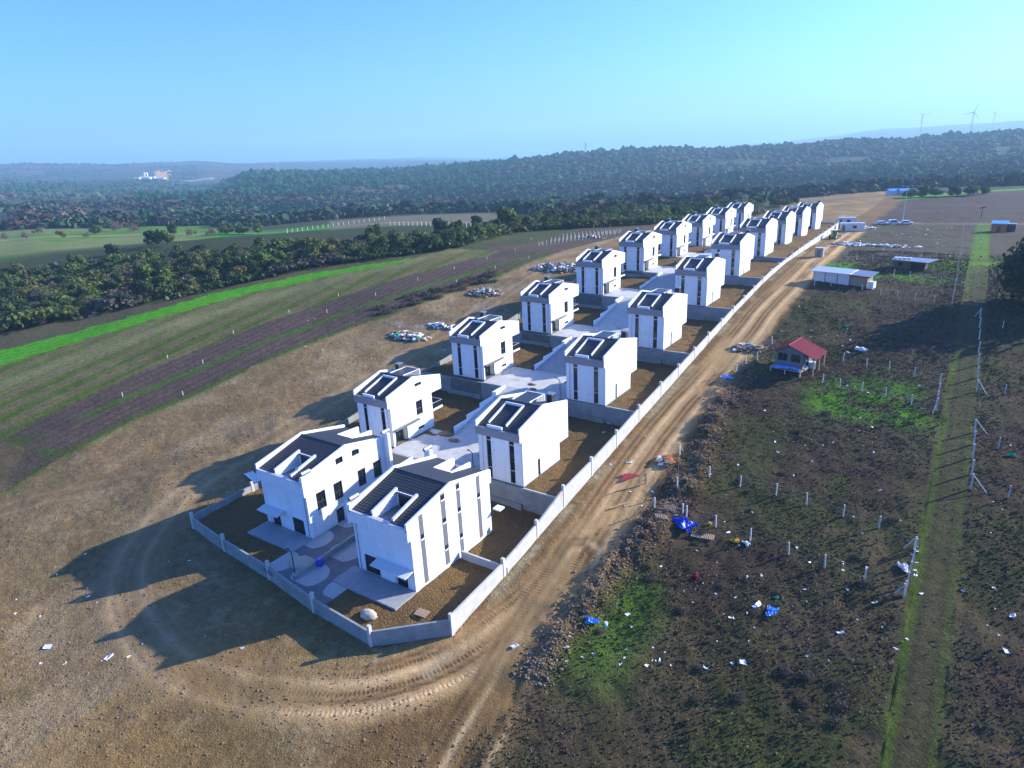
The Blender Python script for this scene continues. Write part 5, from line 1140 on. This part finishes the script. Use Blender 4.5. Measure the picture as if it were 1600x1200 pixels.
def car(u, v, rz, label, van=False):
    p = rg(u, v); r = empty('parked_car', p, rz, label, 'car', 'white cars parked by the far field')
    h = 1.75 if van else 1.45; hw = .86
    prof = [(-2.1, .35), (2.1, .35), (2.15, .75), (1.25, .95), (.6, h), (-1.9 if van else -1.3, h), (-2.1, .95)]
    m = MB(); m.hexa([(x, -hw, z) for x, z in prof], [(x, hw, z) for x, z in prof]); m.build('body', M['carw'], r, bevel=.05)
    g = MB(); g.hexa([(1.15, -hw-.01, 1.0), (.58, -hw-.01, h-.1), (-1.1, -hw-.01, h-.1), (-1.5, -hw-.01, 1.0)], [(1.15, hw+.01, 1.0), (.58, hw+.01, h-.1), (-1.1, hw+.01, h-.1), (-1.5, hw+.01, 1.0)]); g.build('window', M['glass'], r)
    g = MB(); g.quad((1.24, -.7, 1.0), (1.24, .7, 1.0), (.66, .65, h-.05), (.66, -.65, h-.05)); g.build('windscreen', M['glass'], r)
    for x in (-1.3, 1.35):
        for y in (-.8, .8): wheel(r, x, y, .33, .22)
    for y in (-.6, .6): MB().box(2.12, 2.16, y-.18, y+.18, .6, .74).build('headlight', M['alu'], r)
car(1378, 351, .25, 'white hatchback, leftmost of the three parked cars'); car(1397, 350, .2, 'taller white van like car, middle of the three parked cars', True); car(1416, 351, .1, 'white saloon, rightmost of the three parked cars')
def street_lamp(u, v, h, label):
    p = rg(u, v); r = empty('street_lamp', p, 0, label, 'lamp', 'tall street lamps'); MB().bar((0, 0, -.3), (0, 0, h), .13, 8, .07).build('pole', M['alu'], r)
    MB().bar((0, 0, h-.05), (1.6, .2, h+.25), .05, 6).bar((0, 0, h-.05), (-1.4, -.2, h+.2), .05, 6).build('arm', M['alu'], r); MB().box(1.3, 2.1, .1, .4, h+.2, h+.34).box(-2.0, -1.2, -.4, -.1, h+.15, h+.3).build('lamp_head', M['alu'], r)
street_lamp(1286, 336, 9.5, 'tall double street lamp behind the last house of the road row'); street_lamp(1410, 349, 13.5, 'tall pale street lamp between the parked cars')
p = rg(1533, 340); MB().bar((p[0], p[1], p[2]), (p[0], p[1], p[2]+4.2), .12, 6).bar((p[0]-1.2, p[1], p[2]+3.4), (p[0]+1.2, p[1], p[2]+4.1), .18, 6).build('red_post', M['red'], label='red sign post at the far end of the grass track', cat='post')

# ------------------------------------------------------------------ building site clutter
def heap(u, v, rx, ry, h, mats, seed, label, n=70):
    c = rg(u, v); r = empty('rubbish_heap', c, 0, label, 'heap', 'rubbish heaps'); q = np.random.RandomState(seed)
    parts = {k: MB() for k in mats}; ks = list(mats)
    for i in range(n):
        a = q.uniform(0, 6.28); t = math.sqrt(q.random()); x = rx*t*math.cos(a); y = ry*t*math.sin(a); z = h*(1-t)**.7*q.random()+gz(c[0]+x, c[1]+y)-c[2]
        s_ = q.uniform(.12, .42); k = ks[q.choice(len(ks), p=mats_p(mats))]
        d = [Vector(q.normal(size=3)).normalized()*s_*q.uniform(.5, 1.3) for _ in range(8)]
        bs = Vector((x, y, z+.1)); e = [Vector((sx, sy, sz*.5))*s_ for sz in (-1, 1) for sx, sy in ((-1, -1), (1, -1), (1, 1), (-1, 1))]
        e = [bs+p_+dd_*.45 for p_, dd_ in zip(e, d)]; parts[k].hexa(e[:4], e[4:])
    for k, m in parts.items():
        if m.v: m.build({'litter': 'plastic_waste', 'clod': 'rubble', 'conc': 'concrete_rubble', 'wood': 'timber', 'yellow': 'yellow_sack', 'greenp': 'green_plastic', 'dark': 'black_bag', 'ltblue': 'blue_sheet', 'orange': 'orange_tub', 'red': 'red_cloth'}[k], M[k], r)
    return r
def mats_p(m): t = sum(m.values()); return [v/t for v in m.values()]
heap(640, 526, 5.6, 2.4, .8, {'litter': 4, 'clod': 4, 'yellow': .8, 'greenp': .7, 'dark': 2}, 1, 'heap of white, green and yellow rubbish left of the second field row house', 170)
heap(690, 510, 3.6, 1.4, .6, {'litter': 6, 'clod': 2, 'dark': 1}, 2, 'row of white rubbish bags behind the colourful heap', 70)
heap(758, 458, 5.2, 3.2, 1.0, {'clod': 4, 'wood': 3, 'conc': 3, 'litter': 1}, 3, 'heap of broken timber and brick rubble left of the third field row house', 120)
heap(872, 420, 8.0, 5.0, 1.8, {'litter': 3, 'conc': 4, 'ltblue': 1.2, 'clod': 4, 'orange': .3}, 4, 'large white and blue rubble heap beside the fourth field row house', 280)
heap(925, 372, 6, 2.6, .9, {'conc': 3, 'clod': 2, 'litter': 1, 'dark': 2}, 5, 'stack of grey rubble behind the fifth field row house', 80)
heap(1332, 382, 6, 3.2, .8, {'litter': 5, 'conc': 2, 'dark': 1, 'red': .5}, 6, 'spread of white rubbish on the right of the road end', 150)
heap(1350, 357, 4, 3, 1.0, {'litter': 6, 'conc': 1}, 7, 'white rubbish pile beside the site offices', 70)
heap(1168, 545, 3, 2, .5, {'clod': 4, 'conc': 1, 'litter': 1}, 8, 'low rubble pile on the road bank before the red roofed hut', 60)
heap(1035, 722, 1.6, 1.0, .4, {'orange': 2, 'clod': 3, 'litter': .5}, 9, 'orange tub pieces and rubble on the bank beside the road', 30)
heap(1345, 545, .8, .5, .3, {'litter': 2, 'greenp': .5}, 10, 'small white rubbish scatter between the hut fence and the shed', 12)
heap(1395, 385, 9, 2.0, .5, {'litter': 5, 'wood': 2, 'conc': 1}, 11, 'long scatter of white rubbish above the brown ruined shed', 90)
c = rg(1066, 824); sheet('tarpaulin', c[0], c[1], 2.8, 1.7, M['blue'], 'crumpled bright blue tarpaulin by the near white post fence', 'tarp', 11, amp=.55, rz=-.3)
def pallet(p, rz, label, tilt=0):
    r = empty('pallet', p, rz, label, 'pallet', 'wooden pallets'); r.rotation_euler = (tilt, 0, rz)
    m = MB()
    for k in range(7): a = -.6+k*.2; m.box(a-.06, a+.06, -.5, .5, .12, .145)
    m.build('top_board', M['wood'], r); m = MB()
    for y in (-.44, 0, .44): m.box(-.6, .6, y-.05, y+.05, .02, .118)
    m.build('bearer', M['wood'], r)
    return r
for (u, v, a, t, lb) in [(1033, 822, .5, .1, 'pallet on the ground left of the blue tarpaulin, lower one'), (1046, 808, .3, .4, 'tilted pallet leaning at the upper left of the blue tarpaulin'), (1090, 838, .1, 0, 'left pallet of the pair right of the blue tarpaulin'), (1106, 841, .15, 0, 'right pallet of the pair right of the blue tarpaulin')]: pallet(rg(u, v), a, lb, t)
pallet((-39.5, 39.3, -2.62), .1, 'lone wooden pallet in the garden of the striped house')
V0, F0 = icos(3); m = MB(); q = np.random.RandomState(9)
m.add([tuple(np.array([1.0, .65, .42])*v*(1+.07*q.normal())+np.array([0, 0, .0])) for v in V0], F0.tolist()); o = m.build('sand_pile', M['sand'], smooth=True, label='small pale sand pile in the garden of the striped house', cat='sand pile'); o.location = (-44.2, 36.6, -2.8)
V0, F0 = icos(3)
o = MB().add([tuple(np.array([1.7, 1.3, .55])*v*(1+.06*q.normal())) for v in V0], F0.tolist()).build('sand_pile', M['sand'], smooth=True, label='brownish sand pile on the paving at the low divider wall', cat='sand pile'); o.location = (-57.2, 39.0, -2.8)
r = empty('plank_stack', (-80.2, 49.5, gz(-80.2, 49.5)), R(-14), 'stack of pale blue planks outside the field side wall', 'planks')
for k in range(6): MB().box(-2+.2*(k % 2), 2.1, -.7+.26*(k % 5), -.5+.26*(k % 5), .05+.08*(k//5), .12+.08*(k//5)).build('plank', M['litter'], r)
p = rg(1004, 757); r = empty('wooden_gate', p, R(60), 'small weathered wooden gate frame on the road bank', 'gate')
for x in (-.5, .5): MB().box(x-.07, x+.07, -.07, .07, -.2, 1.5).build('post', M['wood'], r)
MB().box(-.43, .43, -.03, .03, 1.2, 1.4).box(-.43, .43, -.03, .03, .5, .65).build('rail', M['wood'], r)
p = rg(968, 790); o = MB().box(-1.4, 1.4, -.1, .1, .02, .14).build('plank', M['wood'], label='loose pale plank lying on the bank beside the road', cat='plank'); o.location = p; o.rotation_euler = (0, 0, R(62))
p = rg(996, 745); sheet('red_net', p[0]-.9, p[1]-.2, 2.6, 1.2, M['red'], 'faded red net lying on the road edge by the wooden gate', 'net', 21, amp=.03, rz=.9)
for (u, v, w_, mt, lb, cat) in [(1205, 958, 1.4, 'ltblue', 'light blue plastic sheet in the weeds of the near field', 'sheet'), (1088, 903, .8, 'red', 'small red cloth in the near field', 'cloth'), (1150, 848, .9, 'yellow', 'yellow plastic bag by the near white post fence', 'bag'), (1166, 851, .9, 'litter', 'grey white bag right of the yellow bag', 'bag'), (1580, 712, .9, 'greenp', 'bright green plastic loop in the dark right field', 'plastic'), (1213, 935, .5, 'greenp', 'small green plastic above the light blue sheet', 'plastic'), (925, 978, 1.2, 'ltblue', 'blue sheet at the foot of the road bank', 'sheet'), (1412, 888, 1.3, 'litter', 'big white bag leaning on the short bent fence', 'bag'), (903, 530, 1.5, 'blue', 'blue tarp on the court of the third field row house', 'tarp'), (893, 527, .8, 'litter', 'white sack beside the blue tarp on the court', 'bag'), (1135, 596, 1.8, 'ltblue', 'light blue sheet on the bank left of the red roofed hut', 'sheet'), (1323, 510, 1.0, 'greenp', 'green plastic in the scrub between hut and shed', 'plastic'), (1123, 664, .5, 'yellow', 'tiny yellow bag beside the road bank', 'bag'), (1110, 822, .5, 'yellow', 'small yellow bag right of the blue tarpaulin', 'bag')]:
    p = rg(u, v); zz = gz(*p[:2])
    if mt == 'blue' or u == 893: d_ = ray(u, v); t_ = (5.05-CZ)/d_[2]; p = (d_[0]*t_, d_[1]*t_); zz = 5.05
    sheet('plastic_sheet', p[0], p[1], w_, w_*.6, M[mt], lb, cat, int(u), amp=.3*w_ if w_ < 1.2 else .3, rz=u*.7, z0=zz)
def trestle(x, y, z, rz, label):
    r = empty('work_trestle', (x, y, z), rz, label, 'trestle', 'work trestles'); MB().box(-.9, .9, -.08, .08, .8, .88).build('beam', M['wood'], r)
    for sx in (-.7, .7):
        for sy in (-.4, .4): MB().bar((sx, sy, 0), (sx*.9, 0, .82), .035, 5).build('leg', M['wood'], r)
trestle(-64.6, 91.2, 2.82, .6, 'wooden trestle standing on the court by the second field row house, nearer one'); trestle(-64.2, 94.2, 2.82, 1.5, 'wooden trestle on the court by the second field row house, near the back corner')
V0, F0 = icos(2)
for (x, y, z, a_, lb) in [(-61.5, 70.2, .02, 1.0, 'low brown dirt pile on the first court'), (-59.0, 69.0, .02, .7, 'small dirt pile beside the larger one on the first court'), (-57.6, 88.5, 2.75, .6, 'tiny dirt pile in the middle of the second court'), (-56.2, 86.6, 2.75, .5, 'dark rubble pile near the lamp on the second court')]:
    q = np.random.RandomState(int(-x*10)); o = MB().add([tuple(np.array([1.3, .8, .32])*a_*v*(1+.12*q.normal())) for v in V0], F0.tolist()).build('dirt_pile', M['clod'], smooth=True, label=lb, cat='dirt pile'); o.location = (x, y, z)
def rubbish(k):
    q = np.random.RandomState(k); m = MB(); n = 6; s_ = 1
    e = [Vector(((i % 2)*2-1, ((i//2) % 2)*2-1, (i//4)*.8))*.16+Vector(q.normal(size=3))*.07 for i in range(8)]
    m.add(e, [(0, 1, 3, 2), (4, 6, 7, 5), (0, 4, 5, 1), (1, 5, 7, 3), (3, 7, 6, 2)]); return m.build('rubbish_scrap', M['litter'])
lit = [rubbish(k) for k in range(6)]; lu = [False]*6
zones = [(940, 1420, 850, 1045, 62, 'white plastic scrap in the weeds of the near field'), (1090, 1430, 640, 840, 34, 'white plastic scrap in the brown field between the post fences and the hut'), (1160, 1330, 470, 560, 26, 'white plastic scrap in the scrub left of and above the red roofed hut'), (1290, 1500, 350, 400, 50, 'white scrap in the weedy plot below the parked cars'), (1420, 1440, 845, 930, 8, 'white rag caught at the short bent fence'), (1500, 1598, 640, 1040, 14, 'white scrap in the dark field right of the grass track'), (1300, 1460, 590, 640, 12, 'white scrap in the green plot beside the red roofed hut'), (0, 420, 830, 1040, 22, 'pale scrap on the bare ground left of the big houses'), (460, 700, 470, 560, 20, 'pale scrap on the bare ground near the rubbish heaps'), (800, 1040, 1000, 1046, 14, 'pale scrap beside the near end of the road'), (940, 1020, 640, 800, 16, 'pale scrap at the foot of the boundary wall')]
for (u0, u1, v0, v1, n, lb) in zones:
    for k in range(n):
        j = rnd.randrange(6); o = lit[j] if not lu[j] else lit[j].copy()
        if lu[j]: col.objects.link(o)
        lu[j] = True; u = rnd.uniform(u0, u1); v = rnd.uniform(v0, v1); p = rg(u, v); d_ = math.hypot(p[0], p[1]); s_ = rnd.uniform(.22, .85)*(1+max(0, d_-110)*.004)
        if rnd.random() < .1: s_ *= 1.9
        o.location = (p[0], p[1], p[2]-.02); o.rotation_euler = (0, 0, rnd.uniform(0, 6)); o.scale = (s_*rnd.uniform(.7, 2.2), s_, s_*.8)
        tag(o, lb, 'rubbish', 'scraps: '+lb)

# ------------------------------------------------------------------ far landmarks
def at_uz(u, d):
    dx = RT[0]*(u-800)/F_PX+FW[0]; dy = RT[1]*(u-800)/F_PX+FW[1]; q = math.hypot(dx, dy); return d*dx/q, d*dy/q
def pylon(u, d, h, label):
    x, y = at_uz(u, d); r = empty('power_pylon', (x, y, gz(x, y)), 0, label, 'pylon', 'lattice pylons'); m = MB(); t = max(.18, d*.00016)
    lv = [(0, h*.11), (h*.3, h*.065), (h*.55, h*.04), (h*.8, h*.025), (h, h*.008)]
    for (z0, a), (z1, b) in zip(lv[:-1], lv[1:]):
        for sx in (-1, 1):
            for sy in (-1, 1): m.bar((sx*a, sy*a, z0), (sx*b, sy*b, z1), t, 4)
            m.bar((sx*a, -a, z0), (-sx*b, -b, z1), t*.6, 4).bar((sx*a, a, z0), (-sx*b, b, z1), t*.6, 4)
    m.build('lattice', M['steel'], r); m = MB()
    for z, w_ in ((h*.62, .2), (h*.76, .17), (h*.9, .13)): m.bar((-h*w_, 0, z), (h*w_, 0, z), t, 4).bar((-h*w_, 0, z), (0, 0, z+h*.06), t*.6, 4).bar((h*w_, 0, z), (0, 0, z+h*.06), t*.6, 4)
    m.build('cross_arm', M['steel'], r)
pylon(13, 1500, 50, 'lattice pylon at the far left edge in front of the hills'); pylon(918, 1950, 34, 'lattice pylon standing on the forested ridge'); pylon(738, 2700, 50, 'faint lattice pylon behind the left end of the ridge'); pylon(485, 2400, 48, 'faint lattice pylon above the pine slope')
def turbine(u, d, zbase, h, label, rot):
    x, y = at_uz(u, d); r = empty('wind_turbine', (x, y, zbase), math.atan2(y, x)-math.pi/2, label, 'wind turbine', 'wind turbines on the hazy ridge')
    MB().bar((0, 0, 0), (0, 0, h), h*.015, 10, h*.009).build('tower', M['steel'], r); MB().box(-h*.02, h*.02, -h*.03, h*.05, h-.01*h, h*1.03).build('nacelle', M['litter'], r)
    for k in range(3):
        a = rot+k*2*math.pi/3; MB().bar((0, -h*.035, h*1.01), (h*.26*math.cos(a), -h*.035, h*1.01+h*.26*math.sin(a)), h*.009, 6, h*.003).build('blade', M['steel'], r)
for (u, vb, vt, d, lb, ro_) in [(1380, 204, 172, 4200, 'wind turbine on the hazy ridge, second tallest', .4), (1449, 222, 166, 3300, 'tallest wind turbine, rising in front of the hazy ridge', 1.2), (1478, 190, 172, 5200, 'small wind turbine just right of the tallest one', .9), (1562, 189, 171, 5200, 'wind turbine nearest to the right edge', .2), (1268, 232, 215, 4200, 'small wind turbine on the left shoulder of the hazy ridge', .7), (1181, 236, 221, 4200, 'leftmost small wind turbine on the hazy ridge', 1.5)]:
    x, y = at_uz(u, d)
    def zat(v):
        q = ray(u, v); return CZ+d*q[2]/math.hypot(q[0], q[1])
    turbine(u, d, min(zat(vb), gz(x, y)), (zat(vt)-min(zat(vb), gz(x, y)))*.80, lb, ro_)
r = 0
for (u, d, w_, h, nm, lb) in [(300, 2960, 26, 9, 'factory_hall', 'wide white hall of the distant quarry works'), (318, 2970, 34, 8, 'factory_hall', 'rightmost long white hall of the distant quarry works'), (286, 2950, 20, 7, 'factory_hall', 'left small white hall of the distant quarry works'), (308, 2990, 18, 12, 'factory_hall', 'tall white block between the halls of the quarry works')]:
    x, y = at_uz(u, d); q = empty(nm, (x, y, gz(x, y)), YAW, lb, 'building', 'quarry works'); MB().box(-w_/2, w_/2, -8, 8, -4, h).build('wall', M['white'], q); MB().hexa([(-w_/2-1, -9, h), (w_/2+1, -9, h), (w_/2+1, 9, h), (-w_/2-1, 9, h)], [(-w_/2-1, -1, h+2.5), (w_/2+1, -1, h+2.5), (w_/2+1, 1, h+2.5), (-w_/2-1, 1, h+2.5)]).build('roof', M['alu'], q)
for k, u in enumerate((297, 300.5)):
    x, y = at_uz(u, 3000); q = empty('silo', (x, y, gz(x, y)), 0, ('left' if k == 0 else 'right')+' white silo of the distant quarry works', 'silo', 'quarry silos'); MB().bar((0, 0, -3), (0, 0, 26), 4, 14).build('tank', M['white'], q); MB().bar((0, 0, 26.01), (0, 0, 29), 4, 14, 1).build('cone_roof', M['alu'], q)
for (u, d, lb) in [(771, 560, 'small blue white hut at the edge of the forest'), (1352, 470, 'tiny shed at the forest edge beyond the ploughed field'), (1367, 472, 'pale blue shed at the forest edge beyond the ploughed field'), (1378, 474, 'dark shed at the forest edge beyond the ploughed field')]:
    x, y = at_uz(u, d); q = empty('farm_shed', (x, y, gz(x, y)), YAW, lb, 'shed'); MB().box(-2.6, 2.6, -2, 2, -1, 2.6).build('wall', M['clad'], q); MB().hexa([(-2.8, -2.3, 2.6), (2.8, -2.3, 2.6), (2.8, 2.3, 2.6), (-2.8, 2.3, 2.6)], [(-2.8, -.1, 3.8), (2.8, -.1, 3.8), (2.8, .1, 3.8), (-2.8, .1, 3.8)]).build('roof', M['ltblue'], q)
# ------------------------------------------------------------------ haze
hm = bpy.data.materials.new('haze_air'); hm.use_nodes = True; nt = hm.node_tree; nt.nodes.clear()
pv = nt.nodes.new('ShaderNodeVolumePrincipled'); om = nt.nodes.new('ShaderNodeOutputMaterial'); nt.links.new(pv.outputs[0], om.inputs['Volume'])
pv.inputs['Color'].default_value = (0.44, 0.76, 1.0, 1); pv.inputs['Density'].default_value = 1.8e-4; pv.inputs['Anisotropy'].default_value = 0.15
hz = MB().box(-9500, 9500, -500, 9500, -420, 330).build('haze', hm, kind='stuff', label='thin blue haze in the air over the hills', cat='haze')
